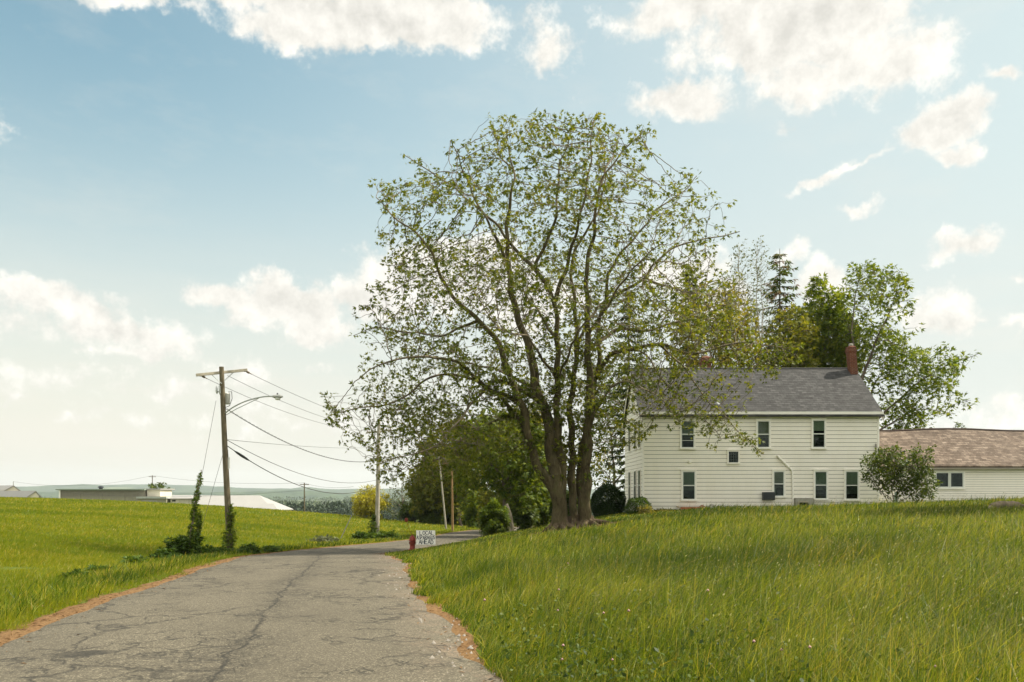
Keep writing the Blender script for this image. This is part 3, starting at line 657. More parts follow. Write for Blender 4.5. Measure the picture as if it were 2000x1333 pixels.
MB().tube([(V[i*(nv+1)+nv][0], wm, V[i*(nv+1)+nv][2]+.02) for i in range(nu+1)], .055, 8).build('ridge_cap', simple('dark_brown_ridge', (.07, .05, .04), .9), wr)
MB().span(wx0+.02, wx1+.28, wye-.0, wye+.03, wzl-.13, wzl-.045).build('wing_fascia', simple('dull_gutter', (.30, .27, .22), .6), hroot)
# short dark return of the old roof edge against the house
mb = MB(); a, b = PX(1709, 869, HYF), PX(1722, 884, HYF); mb.bar((a.x, HYF-.12, a.z), (b.x, HYF+1.0, b.z+.25), .05, .12); mb.span(a.x-.02, a.x+.02, HYF-.16, HYF-.06, PX(0, 905, HYF).z, a.z); mb.build('flashing_strip', simple('grey_metal_strip', (.25, .24, .22), .5), hroot)
# double casement in the wing
a, b = PX(1823, 956, WY), PX(1884, 919.5, WY); c = .08; w = MB()
w.span(a.x, b.x, WY-.08, WY-.030, b.z-c, b.z); w.span(a.x, b.x, WY-.10, WY-.030, a.z, a.z+c); w.span(a.x, a.x+c, WY-.08, WY-.030, a.z+c, b.z-c); w.span(b.x-c, b.x, WY-.08, WY-.030, a.z+c, b.z-c)
win = w.build('wing_window', MTRIM, hroot); xm = (a.x+b.x)/2
for (u0, u1) in ((a.x+c, xm-.01), (xm+.01, b.x-c)):
    s = MB(); q = .07; z0, z1 = a.z+c, b.z-c; s.span(u0, u1, WY-.072, WY-.030, z0, z0+q); s.span(u0, u1, WY-.072, WY-.030, z1-q, z1); s.span(u0, u0+q, WY-.072, WY-.030, z0+q, z1-q); s.span(u1-q, u1, WY-.072, WY-.030, z0+q, z1-q)
    s.build('sash', MFRAME, win); MB().span(u0+q, u1-q, WY-.056, WY-.052, z0+q, z1-q).build('pane', MGLASS, win)
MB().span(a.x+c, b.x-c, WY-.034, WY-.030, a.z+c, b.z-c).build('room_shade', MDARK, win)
# tall board porch post seen past the shrub
# ---- odds and ends lying against the front wall
MWOOD = simple('weathered_board', (.40, .33, .22), .85, .1, var=.25, scale=6, bump=.3); MRED = simple('orange_red_board', (.42, .15, .06), .8, .1, var=.25, scale=5)
def on_ground(x, y, dz=0): return Vector((x, y, G(x, y)+dz))
x_ = PX(1326, 0, 44.2).x; t0 = root('leaning_plank', on_ground(x_+.2, 44.1), 'pale weathered plank leaning on the house wall left of the red boards', 'plank')
MB().bar((x_+.35, 44.0, ZE*0+PX(0, 1001, 44.0).z), (x_-.02, 44.62, PX(0, 989, 44.6).z), .10, .035).build('plank_board', MWOOD, t0)
p0, p1 = PX(1330, 0, 44.3).x, PX(1366, 0, 44.3).x; zg = PX(0, 999, 44.3).z
t1 = root('board_stack', (p0, 44.3, zg), 'low stack of orange-red boards against the house wall below a window', 'boards')
for i, dxx in enumerate((0, .06, -.03, .04)): MB().box(((p0+p1)/2+dxx, 44.40+.02*i, zg+.02+i*.062), (p1-p0, .34, .052)).build('board', MRED if i % 2 == 0 or i == 3 else MWOOD, t1, bevel=.005)
r0 = random.Random(5); x_ = PX(1378, 0, 44.2).x
t2 = root('rubble_pile', (x_, 44.15, zg), 'heap of broken reddish stones and roots beside the stacked boards', 'rubble')
for i in range(13):
    mb = MB(); bm = bmesh.new(); bmesh.ops.create_icosphere(bm, subdivisions=2, radius=.10+.07*r0.random()); o3 = Vector((r0.random()*9, i, 3))
    for v in bm.verts: v.co *= 1+.45*mnoise.noise(v.co*6+o3)
    c3 = Vector((x_+(r0.random()-.5)*.75, 44.1+(r0.random()-.5)*.4, zg+.04+max(0, .26-abs(i-6)*.045)*r0.random()))
    me = bpy.data.meshes.new('stone'); bm.to_mesh(me); bm.free(); me.transform(Matrix.Translation(c3)); link_mesh('stone', me, simple('rusty_stone', (.30, .16, .10), .9, var=.35, scale=8) if i % 3 == 0 else MCONC, t2)
# ------------------------------------------------------------------ power pole, street lamp arm, wires
def wood_pole_mat(name, c0, c1):
    m, t, out = new_mat(name); g = t.new('ShaderNodeNewGeometry').outputs['Position']
    n = t.noise(t.mapping(g, scale=(1, 1, .06)), 28, 5, .7); n2 = t.noise(g, 1.5, 4)
    c = t.mix(t.mr(n, .35, .65), c0, c1); c = t.mix(t.mr(n2, .45, .7, 0, .4), c, tuple(q*.55 for q in c0))
    principled(t, out, c, .9, .1, bump=n, bstr=.7, bdist=.01); return m
MPOLE = wood_pole_mat('weathered_pole_wood', (.075, .062, .038), (.185, .158, .105)); MPALE = wood_pole_mat('silvered_pole_wood', (.24, .22, .17), (.42, .39, .32)); MORANGE = wood_pole_mat('new_orange_pole_wood', (.20, .125, .055), (.34, .23, .11))
MGALV = simple('galvanised_metal', (.42, .44, .42), .45, .5, .6); MINS = simple('brown_porcelain', (.20, .15, .11), .3, .5); MLAMP = simple('lamp_housing', (.33, .34, .31), .5, .4); MWIRE = simple('dark_wire', (.06, .06, .055), .6, .3); MCAN = simple('grey_transformer_paint', (.45, .46, .42), .4, .4)
D1 = 35.0
b1 = PX(450, 1083, D1); t1p = PX(432.5, 717, D1); pb = Vector((b1.x, D1, G(b1.x, D1)))
pr = root('utility_pole', pb, 'weathered wooden power pole with crossarm, transformer can and street lamp', 'utility pole')
ax = [pb+Vector((0, 0, -.5)), pb, pb.lerp(t1p, .5)+Vector((-.02, 0, 0)), t1p]
MB().tube(ax, [.15, .145, .12, .098], 14).build('pole', MPOLE, pr, smooth=True)
def on_pole(py): f = (1083-py)/(1083-717); return pb.lerp(t1p, f)
ca, cb = PX(383, 733, D1-.5), PX(483, 723, D1+.6)
cm = on_pole(728)+Vector((0, -.15, 0)); MB().bar(ca, cb, .10, .12).build('crossarm', simple('crossarm_wood', (.40, .36, .28), .85, var=.25, scale=8), pr, bevel=.008)
for (f, sgn) in ((.30, -1), (.72, 1)): MB().tube([ca.lerp(cb, f)+Vector((0, 0, -.05)), on_pole(750)+Vector((.0, -.1, 0))], .018, 6).build('crossarm_brace', MGALV, pr)
ins = []
for (f, dx_) in ((.07, .25), (.94, .28)):
    q = ca.lerp(cb, f); e = q+Vector((dx_*.8, .32, -.13)); MB().tube([q+Vector((0, 0, -.06)), q.lerp(e, .3), q.lerp(e, .35), q.lerp(e, .65), q.lerp(e, .7), e], [.02, .02, .05, .05, .02, .02], 10).build('insulator', MINS, pr, smooth=True); ins.append(e)
ins.append(on_pole(733)+Vector((.2, .15, 0)))
# transformer can behind the pole, with bushing and lightning arrester
tq = PX(441, 775, D1+.36); MB().lathe((tq.x, tq.y, PX(0, 788, D1).z), [(.16, 0), (.18, .03), (.18, .44), (.19, .46), (.17, .50), (.05, .53)], 18).build('transformer_can', MCAN, pr, smooth=True)
MB().tube([(tq.x+.10, tq.y, tq.z+.20), (tq.x+.26, tq.y, tq.z+.22), (tq.x+.30, tq.y-.05, tq.z-.1), (tq.x+.20, tq.y-.1, tq.z-.42), (tq.x+.02, tq.y-.2, tq.z-.52)], .015, 6).build('jumper_cable', MWIRE, pr, smooth=True)
for (px_, py0, py1) in ((424, 770, 755), (430, 772, 752)):
    a, b = PX(px_, py0, D1-.1), PX(px_-1.5, py1, D1-.1)
    MB().tube([a, a.lerp(b, .1), a.lerp(b, .2), a.lerp(b, .8), a.lerp(b, .9), b], [.015, .03, .045, .045, .03, .015], 8).build('cutout_fuse', MGALV, pr, smooth=True)
MB().bar(PX(421, 764, D1-.05), PX(436, 768, D1-.05), .04, .05).build('fuse_bracket', MGALV, pr)
# lamp arm
arm = curve_pts([PX(438, 809, D1), PX(455, 796, D1-.3), PX(480, 784, D1-.6), PX(510, 776, D1-.9), PX(538, 774, D1-1.2)], .1)
la = MB().tube(arm, .028, 8); la.tube([PX(440, 812, D1), PX(462, 799, D1-.35), PX(505, 778.5, D1-.85)], .015, 6); la.build('lamp_arm', MGALV, pr, smooth=True)
h0 = PX(541, 775.5, D1-1.25); mb = MB()
n0 = []; prof = [(-.20, .05, .04), (-.16, .10, .07), (.0, .14, .10), (.16, .13, .09), (.24, .06, .04)]
for (u, w_, h_) in prof:
    n0.append([(h0.x+u, h0.y+w_*cos(a), h0.z+(h_ if sin(a) > 0 else h_*.55)*sin(a)) for a in [2*pi*j/12 for j in range(12)]])
vv = [q for r in n0 for q in r]; mb.add(vv, [(i*12+j, i*12+(j+1)%12, i*12+12+(j+1)%12, i*12+12+j) for i in range(4) for j in range(12)]+[tuple(range(12))[::-1], tuple(48+j for j in range(12))])
lh = mb.build('lamp_head', MLAMP, pr, smooth=True)
MB().lathe((h0.x+.03, h0.y, h0.z-.135), [(.06, 0), (.11, .02), (.12, .09)], 14).build('lamp_lens', simple('frosted_lens', (.6, .62, .58), .2, .5), lh); MB().lathe((h0.x+.02, h0.y, h0.z+.09), [(.035, 0), (.035, .05), (.02, .07)], 10).build('photocell', MBLACK, lh)
bq = PX(447, 905, D1-.12); MB().tube([(bq.x, bq.y, PX(0, 894, D1).z), (bq.x+.005, bq.y, PX(0, 916, D1).z)], .045, 10).build('cable_guard', MCAN, pr)
MB().tube([PX(441, 862, D1-.13), PX(445, 880, D1-.14), PX(446, 895, D1-.13)], .012, 6).build('drop_cable', MWIRE, pr)

# second pole, half hidden by the big tree
D2 = 62.0; b2 = PX(736.5, 1053, D2); b2.z = G(b2.x, D2); t2p = PX(740, 822, D2)
p2 = root('utility_pole', b2, 'pale silvery wooden pole behind the road bend, close to the big maple', 'utility pole')
MB().tube([b2-Vector((0, 0, .4)), b2, b2.lerp(t2p, .5), t2p], [.19, .18, .155, .12], 12).build('pole', MPALE, p2, smooth=True)
ca2, cb2 = PX(715, 846, D2-.4), PX(765, 840, D2+.4); MB().bar(ca2, cb2, .10, .12).build('crossarm', MPALE, p2, bevel=.008)
for f in (.06, .5, .94):
    q = ca2.lerp(cb2, f); MB().lathe((q.x, q.y, q.z+.04), [(.02, 0), (.05, .05), (.05, .12), (.02, .15)], 8).build('insulator', MINS, p2)
# poles further along the road
for (px_, py_, pt, Dd, mt, r_, lb, top_dx) in ((871.5, 1032, 890, 91, MPALE, .10, 'slim grey wooden pole leaning beside the far road, just left of the orange one', -9), (884, 1037, 900, 85, MORANGE, .12, 'orange-brown new wooden pole at the verge of the far road', -1)):
    b = PX(px_, py_, Dd); b.z = G(b.x, Dd); tt = PX(px_+top_dx*1.6, pt, Dd)
    q = root('utility_pole', b, lb, 'utility pole'); MB().tube([b-Vector((0, 0, .4)), b, tt], [r_+.02, r_+.01, r_*.7], 10).build('pole', mt, q, smooth=True)
    tz = tt; MB().bar(tz+Vector((-.9, -.1, -.3)), tz+Vector((.9, .1, -.3)), .09, .11).build('crossarm', mt, q)
def far_pole(px_, pt, pbm, Dd, lb, r_=.16, arm=True):
    b = PX(px_, pbm, Dd); tt = PX(px_, pt, Dd); zg_ = G(b.x, Dd); b.z = min(b.z, zg_)
    q = root('utility_pole', (b.x, Dd, zg_), lb, 'utility pole'); MB().tube([(b.x, Dd, zg_-.4), tt], [r_, r_*.7], 8).build('pole', MPOLE, q, smooth=True)
    if arm: MB().bar(tt+Vector((-.9, -.2, -.35)), tt+Vector((.9, .2, -.35)), .12, .14).build('crossarm', MPOLE, q)
    return tt
fp1 = far_pole(594.5, 943.5, 998, 165, 'thin dark pole rising from the field crest between the white roof and the yellow tree')
fp2 = far_pole(297.5, 929, 955, 215, 'dark pole standing behind the long grey barn')
fp3 = far_pole(26, 941, 953, 225, 'short thin mast on the skyline behind the leftmost white gable', .09, False)

def wire(a, b, sag, r, label, group, name='power_line', n=26, twist=0, cat='wire', mat_=None):
    pts = []
    for i in range(n+1):
        f = i/n; p = Vector(a).lerp(Vector(b), f); p.z -= sag*4*f*(1-f); pts.append(p)
    mb = MB()
    if twist:
        fine = curve_pts(pts, .12)
        for ph in (0, pi): mb.tube([p+Vector((.022*cos(i*.9+ph), 0, .022*sin(i*.9+ph))) for i, p in enumerate(fine)], r, 4)
    else: mb.tube(pts, r, 5)
    o = mb.build(name, mat_ or MWIRE, smooth=True); set_origin(o, a); return tag(o, label, cat, group)
gW = 'overhead wires between the roadside poles'
wire(ins[1], cb2+Vector((0, 0, .15)), .30, .010, 'topmost thin wire from the right end of the crossarm', gW)
wire(ins[2], (ca2+cb2)/2+Vector((0, 0, .15)), .45, .010, 'thin wire from the middle of the crossarm, between the two outer top wires', gW)
wire(ins[0], ca2+Vector((0, 0, .15)), .45, .010, 'thin wire from the left end of the crossarm, passing behind the pole', gW)
wire(on_pole(798)+Vector((.1, .1, 0)), PX(744, 898, D2), .95, .012, 'twisted black cable drooping to the right from below the street lamp', gW, twist=1)
sp = on_pole(858)+Vector((.32, .2, 0)); wire(on_pole(857), PX(742, 936, D2), .95, .014, 'lower plain cable with a small splice near the pole', gW, name='telephone_cable')
wire(on_pole(858), PX(742, 873, 90), .25, .010, 'thin nearly level line running right from the pole to the tree', gW)
a = on_pole(868); e = PX(740, 946, D2); w5 = wire(a, e, 1.35, .020, 'lowest thick black cable sagging from the pole with a bulky splice case', gW, name='telephone_cable')
def at_w(f, a, e, sag): p = Vector(a).lerp(Vector(e), f); p.z -= sag*4*f*(1-f); return p
pts = [at_w(f, a, e, 1.35) for f in (.035, .045, .065, .085, .095)]
ORG[w5.name] = Vector(a); MB().tube(pts, [.02, .05, .065, .05, .02], 10).build('splice_case', MBLACK, w5, smooth=True)
# continuation from the second pole along the road, and to the house
wire(cb2+Vector((0, 0, .15)), PX(866, 896, 91), .5, .010, 'thin wire behind the tree canopy between the second pole and the far grey pole', gW)
for i, (a_, b_) in enumerate(((fp2, fp1), (fp3, fp2))):
    wire(a_, b_, .9+i, .022, ('faint far wire strung over the white roof towards the lone crest pole', 'faint far wire strung over the long grey barn from the left mast')[i], 'faint wires beyond the field')
wire(fp1, PX(690, 951, 120), .5, .02, 'faint far wire running right from the crest pole', 'faint wires beyond the field')
wire(fp1+Vector((0,0,-1.5)), PX(120, 962, 190), 1.2, .02, 'second faint far wire, hanging lower in front of the hills', 'faint wires beyond the field')
# guy wires of the first pole
gA = on_pole(752); gB = on_pole(871)
g1 = PX(364, 1094, 31.0); g1.z = G(g1.x, 31)+.02; g2 = PX(378, 1090, 32.0); g2.z = G(g2.x, 32)+.02
gtop = PX(422, 783, D1-.1)
gg = 'guy wires of the roadside pole'
wire(gtop, g1, 0, .008, 'longer outer guy wire, swallowed by the vine column in its lower half', gg, name='guy_wire', n=2)
wire(gB, g2, 0, .008, 'shorter inner guy wire running down beside the vine column', gg, name='guy_wire', n=2)
g3 = PX(664, 1060, 55); g3.z = G(g3.x, 55); wire(g3, PX(687, 1007, 57), 0, .03, 'lone dark guy stay rising at a slant from the field edge', gg, name='guy_wire', n=2)

# ------------------------------------------------------------------ hydrant with its marker rod
MHYD = simple('dull_red_hydrant_paint', (.23, .032, .018), .5, .35, var=.3, scale=9); MHYD2 = simple('dark_rusty_red', (.17, .035, .02), .7, .2, var=.3, scale=12)
DH = 37.5; hb = PX(805.5, 1074, DH); hz = G(hb.x, DH)
hyd = root('fire_hydrant', (hb.x, DH, hz), 'dull red fire hydrant with a bent marker rod left of the asparagus sign', 'fire hydrant')
zt = PX(0, 1045, DH).z-hz; s_ = zt/.80
prof = [(.10, -.1), (.10, .06), (.15, .06), (.15, .10), (.105, .11), (.10, .14), (.10, .50), (.14, .51), (.14, .55), (.12, .56), (.115, .62), (.09, .70), (.05, .745), (.03, .75), (.03, .80)]
MB().lathe((hb.x, DH, hz), [(r*1.25, z*s_) for r, z in prof], 20).build('barrel', MHYD, hyd, smooth=True)
for (dv, rr, zz) in (((-1, -.1, 0), .055, .42), ((1, -.1, 0), .055, .42), ((0, -1, 0), .075, .36)):
    dv = Vector(dv).normalized(); q = Vector((hb.x, DH, hz+zz*s_)); MB().lathe(q, [(rr*.8, .05), (rr*.8, .12), (rr*1.1, .12), (rr*1.1, .145), (rr*.4, .155), (rr*.35, .165)], 12, axis=dv).build('outlet_cap', MHYD2, hyd, smooth=True)
for i in range(8): a = i*pi/4; MB().box((hb.x+.135*s_*cos(a), DH+.135*s_*sin(a), hz+.115*s_), (.025, .025, .03)).build('bolt', MHYD2, hyd)
a = Vector((hb.x+.02, DH, hz+zt*.92)); e = PX(793.5, 1017, DH); rod = curve_pts([a, a.lerp(e, .4)+Vector((-.03, 0, 0)), e], .1)
rd = MB().tube(rod, .010, 6).build('marker_rod', MHYD2, hyd); mb = MB(); mb.lathe((e.x, e.y, e.z-.02), [(.02, -.05), (.08, -.03), (.075, .10), (.03, .14)], 8); mb.build('marker_flag', MHYD2, rd)
# little pale stone by its foot
# ------------------------------------------------------------------ hand-lettered sign
MSIGN = simple('white_sign_board', (.80, .78, .70), .6, .2, var=.06, scale=4); MINK = simple('dark_grey_marker_paint', (.045, .055, .065), .7, .1)
DS = 36.8; s0, s1 = PX(813, 1064.5, DS), PX(850.5, 1036.5, DS); sx_ = (s0.x+s1.x)/2; sg = G(sx_+.15, DS)
sign = root('roadside_sign', (sx_, DS, sg), 'small white board hand-lettered LOCAL ASPARAGUS AHEAD beside the hydrant', 'sign')
w_, h_ = s1.x-s0.x, s1.z-s0.z
bd = MB().add([(s0.x, DS-.012, s0.z+.012), (s1.x+.01, DS-.012, s0.z+.004), (s1.x-.012, DS-.012, s1.z), (s0.x-.0, DS-.012, s1.z+.008), (s0.x, DS+.012, s0.z+.012), (s1.x+.01, DS+.012, s0.z+.004), (s1.x-.012, DS+.012, s1.z), (s0.x-.0, DS+.012, s1.z+.008)], [(0,1,2,3),(7,6,5,4),(0,4,5,1),(1,5,6,2),(2,6,7,3),(3,7,4,0)]).build('sign_board', MSIGN, sign)
MB().bar((sx_+.08, DS+.03, sg-.2), (sx_+.08, DS+.03, s0.z+.25), .035, .035).build('stake', MWOOD, sign)
GL = {'L': [[(0,1),(0,0),(.8,0)]], 'O': [[(.5,1),(.1,.8),(0,.45),(.15,.1),(.5,0),(.85,.15),(1,.5),(.85,.85),(.5,1)]], 'C': [[(.95,.85),(.6,1),(.2,.85),(0,.5),(.15,.12),(.55,0),(.95,.12)]],
      'A': [[(0,0),(.5,1),(1,0)],[(.2,.36),(.82,.36)]], 'S': [[(.9,.88),(.5,1),(.12,.82),(.25,.58),(.75,.44),(.9,.2),(.5,0),(.05,.12)]], 'P': [[(.05,0),(.05,1),(.6,1),(.95,.78),(.6,.5),(.05,.48)]],
      'R': [[(.05,0),(.05,1),(.6,1),(.92,.78),(.6,.52),(.05,.5)],[(.45,.5),(.95,0)]], 'G': [[(.95,.85),(.55,1),(.15,.82),(0,.45),(.2,.08),(.6,0),(.95,.2),(.95,.48),(.55,.48)]], 'U': [[(0,1),(0,.3),(.3,0),(.65,.02),(.95,.3),(.95,1)]],
      'H': [[(0,0),(0,1)],[(.95,0),(.95,1)],[(0,.5),(.95,.5)]], 'E': [[(.9,1),(0,1),(0,0),(.9,0)],[(0,.5),(.75,.5)]], 'D': [[(.05,0),(.05,1),(.5,.97),(.95,.6),(.9,.3),(.5,.02),(.05,0)]]}
rr = random.Random(3); mb = MB()
for word, u0, u1, v0, v1, wd in (('LOCAL', .175, .93, .70, .955, .026), ('ASPARAGUS', .02, .985, .385, .635, .026), ('AHEAD', .13, .90, .06, .345, .028)):
    n = len(word); cw = (u1-u0)/n
    for i, ch in enumerate(word):
        jx, jz, sl = rr.uniform(-.004, .004), rr.uniform(-.012, .012), rr.uniform(-.04, .04)
        for st in GL[ch]:
            q = [(s0.x+w_*(u0+cw*(i+.08+.82*a))+jx+sl*b*.1, s0.z+h_*(v0+(v1-v0)*b+jz)) for a, b in st]
            for (xa, za), (xb, zb) in zip(q, q[1:]):
                L = math.hypot(xb-xa, zb-za) or 1; nx_, nz_ = -(zb-za)/L*wd/2, (xb-xa)/L*wd/2; ex, ez = (xb-xa)/L*wd*.3, (zb-za)/L*wd*.3
                n1_ = len(mb.v); yf = DS-.0145-.00003*len(mb.f)/4
                mb.add([(xa-ex+nx_, yf, za-ez+nz_), (xa-ex-nx_, yf, za-ez-nz_), (xb+ex-nx_, yf, zb+ez-nz_), (xb+ex+nx_, yf, zb+ez+nz_)], [(0,1,2,3)])
mb.build('lettering', MINK, sign)

# ------------------------------------------------------------------ farm buildings beyond the field crest
MBLK = siding_mat('grey_block_wall', (.185, .17, .13), (.12, .11, .085)); MCREAM = siding_mat('cream_wall', (.62, .57, .46), (.5, .45, .36)); MTIN = simple('pale_tin_roof', (.28, .27, .25), .45, .4, var=.05, scale=.4); MGRN = simple('faded_green_fascia', (.20, .24, .19), .7)
def zat(py, D): return EYE-(py-HY)/F*D
def xat(px, D): return (px-HX)/F*D
Db = 200.
xa, xb = xat(116, Db), xat(282, Db); yd = 12; gb = G((xa+xb)/2, Db)
bl = root('long_shed', (xa, Db, gb), 'long low grey block building with a flat green-edged roof beyond the field', 'shed')
zr_ = zat(955.5, Db); wb = MB().span(xa, xb, Db, Db+yd, gb-1, zr_-.3)
for pxx in (154, 197, 240): wb.span(xat(pxx, Db)-.45, xat(pxx, Db)+.45, Db-.12, Db-.003, gb-1, zat(962, Db))
wb.build('block_wall', MBLK, bl)
MB().span(xa-.6, xb+.3, Db-.7, Db+yd+.7, zr_-.30, zr_).build('roof', MGRN, bl); MB().span(xa+.05, xa+.35, Db-.25, Db-.13, gb-1, zr_-.3).build('corner_post', MTRIM, bl)
q = zat(951, Db); MB().lathe((xat(181, Db), Db+4, zr_), [(.45, 0), (.45, .35), (.75, .38), (.7, .62), (.2, .85)], 12).build('roof_vent', MBLACK, bl)
x2, x3 = xat(280.5, Db), xat(312, Db); xb2 = xat(335, Db)
b2_ = root('flat_roofed_shed', (x2, Db-2, gb), 'two-level cream shed with flat roofs joined to the right end of the grey building', 'shed')
MB().span(x2+.4, xat(309, Db), Db+1, Db+8, gb-1, zat(957, Db)).build('upper_wall', MCREAM, b2_); MB().span(x2, x3, Db+.3, Db+9, zat(957, Db), zat(954.5, Db)).build('upper_roof', MTIN, b2_)
MB().span(x2, xb2, Db-3, Db+1-.003, gb-1, zat(974, Db)).build('lower_wall', MBLK, b2_); MB().span(x2-.2, xb2+.2, Db-3.5, Db+.9, zat(974, Db), zat(970.5, Db)).build('lower_roof', simple('grey_flat_roof', (.35, .37, .33), .8), b2_)
MB().span(xat(289, Db), xat(317, Db), Db-3.05, Db-3.004, zat(985, Db), zat(977, Db)).build('garage_door', MTIN, b2_)
def gabled(name, label, px0, px1, pyr, pye, D_, depth, wallm, roofm, ridge_along_x=True, hipR=0, pr0=None, pr1=None, over=.4):
    """gabled building; ridge runs along x, the front slope faces the camera. pr0/pr1 = ridge ends"""
    xa, xb = xat(px0, D_), xat(px1, D_); gb = G((xa+xb)/2, D_)
    r = root(name, (xa, D_, gb), label, 'barn'); ym_ = D_+depth/2; ze, zr2 = zat(pye, D_), zat(pyr, ym_)
    xr0, xr1 = xat(pr0 if pr0 is not None else px0, ym_), xat(pr1 if pr1 is not None else px1, ym_)
    wl = MB().span(xa, xb, D_, D_+depth, gb-1, ze)
    if pr0 is None: wl.add([(xa, D_, ze), (xa, D_+depth, ze), (xa, ym_, zr2)], [(0,1,2)])
    wl.build('wall', wallm, r); e = over
    ro_ = MB().add([(xa-e, D_-e, ze-.15), (xb+e, D_-e, ze-.15), (xr1+e, ym_, zr2), (xr0-e, ym_, zr2), (xb+e, D_+depth+e, ze-.15), (xa-e, D_+depth+e, ze-.15)]+[(xa-e, D_-e, ze-.32), (xb+e, D_-e, ze-.32), (xb+e, D_+depth+e, ze-.32), (xa-e, D_+depth+e, ze-.32)],
                   [(0,1,2,3),(3,2,4,5),(1,4,2),(0,3,5),(6,7,1,0),(7,8,4,1),(8,9,5,4),(9,6,0,5)]); ro_.build('roof', roofm, r); return r
gabled('white_roofed_barn', 'broad white-roofed barn behind the field crest, right of the utility pole base', 385, 533, 968, 996, 190, 16, MCREAM, MTIN, pr0=380, pr1=504)
gabled('lean_to', 'small white-roofed lean-to at the right end of the broad white roof', 522, 540, 984, 995, 186, 6, MCREAM, MTIN, pr0=518, pr1=531)
bb = gabled('small_barn', 'small cream shed with a shallow pale roof between the grey building and the white roof', 333, 374, 967.5, 973, 198, 8, MCREAM, MTIN, pr0=340, pr1=370)
mb = MB(); [mb.span(xat(p, 198)-.18, xat(p, 198)+.18, 197.9, 197.99, zat(980, 198), zat(977, 198)) for p in (338, 341.5)]; mb.build('small_windows', MDARK, bb)
def gable_front(name, label, px0, px1, pxr, pyr, pye, D_, length, wallm, roofm, side=-1, detail=None):
    """gable end faces the camera a little; roof runs away to the left"""
    xa, xb, xr = xat(px0, D_), xat(px1, D_), xat(pxr, D_); gb = G(xr, D_); ze, zr2 = zat(pye, D_), zat(pyr, D_); sh = side*length*.9
    r = root(name, (xr, D_, gb), label, 'barn')
    MB().add([(xa, D_, gb-1), (xb, D_, gb-1), (xb, D_, ze), (xr, D_, zr2), (xa, D_, ze)]+[(xa+sh, D_+length*.45, gb-1), (xb+sh, D_+length*.45, gb-1), (xb+sh, D_+length*.45, ze), (xr+sh, D_+length*.45, zr2), (xa+sh, D_+length*.45, ze)],
             [(0,1,2,3,4),(9,8,7,6,5),(0,4,9,5),(1,6,7,2)]).build('wall', wallm, r)
    e = .5; o2 = Vector((-side*e, -e*.4, 0)); dxr, dzr = xb-xr, zr2-ze
    A = [Vector((xa-.4, D_, ze-.25)), Vector((xr, D_, zr2+.08)), Vector((xb+.4, D_, ze-.25))]; B = [q+Vector((sh, length*.45, 0)) for q in A]; A = [q+o2 for q in A]
    MB().add([*A, *B, *[q-Vector((0, 0, .22)) for q in A], *[q-Vector((0, 0, .22)) for q in B]], [(0,1,4,3),(1,2,5,4),(6,9,10,7),(7,10,11,8),(0,6,7,1),(1,7,8,2),(0,3,9,6),(2,8,11,5)]).build('roof', roofm, r)
    return r
g_ = gable_front('white_barn', 'tall white-roofed barn cut by the left edge of the picture', 6, 36, 24, 949, 957.5, 205, 26, MCREAM, MTIN)
MB().span(xat(-2, 204), xat(5, 204), 203.6, 203.9, zat(967, 204), zat(961, 204)).build('shutter', MTIN, g_)
gable_front('low_white_barn', 'lower white-roofed barn beside the tall one at the left edge', 52, 76, 67, 959.5, 969.5, 195, 14, MCREAM, MTIN)

# ------------------------------------------------------------------ old log lying in the meadow on the right
DL = 27.5; l0, l1 = PX(1936, 1018, DL), PX(2012, 1016, DL+.4)
MLOG = bark_mat('rotting_log_bark', (.055, .042, .03), (.20, .16, .115), 4)
lg = root('fallen_log', on_ground((l0.x+l1.x)/2, DL), 'dark rotting log with a pale broken end half sunk in the meadow grass', 'log')
zg_ = G(l0.x, DL); pts = curve_pts([(l0.x, DL, zg_+.36), (l0.x+.45, DL+.05, zg_+.44), (l0.x+1.0, DL+.15, zg_+.40), (l0.x+1.9, DL+.3, zg_+.30)], .08)
mb = MB(); mb.tube(pts, [.10+.06*sin(i*.7)*.4+.05*math.exp(-((i-7)/5)**2)+.02*rr.random() for i in range(len(pts))], 14); mb.build('log_trunk', MLOG, lg, smooth=True)
mb = MB(); mb.tube([(l0.x+.10, DL-.06, zg_+.10), (l0.x+.2, DL-.03, zg_+.42)], [.12, .09], 10); mb.tube([(l0.x+1.1, DL-.03, zg_+.05), (l0.x+.9, DL, zg_+.42)], [.10, .07], 10); mb.build('log_stub', MLOG, lg, smooth=True)
mb = MB(); mb.lathe((l0.x-.02, DL-.01, zg_+.36), [(.03, -.03), (.085, .0), (.09, .03)], 12, axis=(-1, -.3, 0)); mb.build('broken_end', MWOOD, lg)
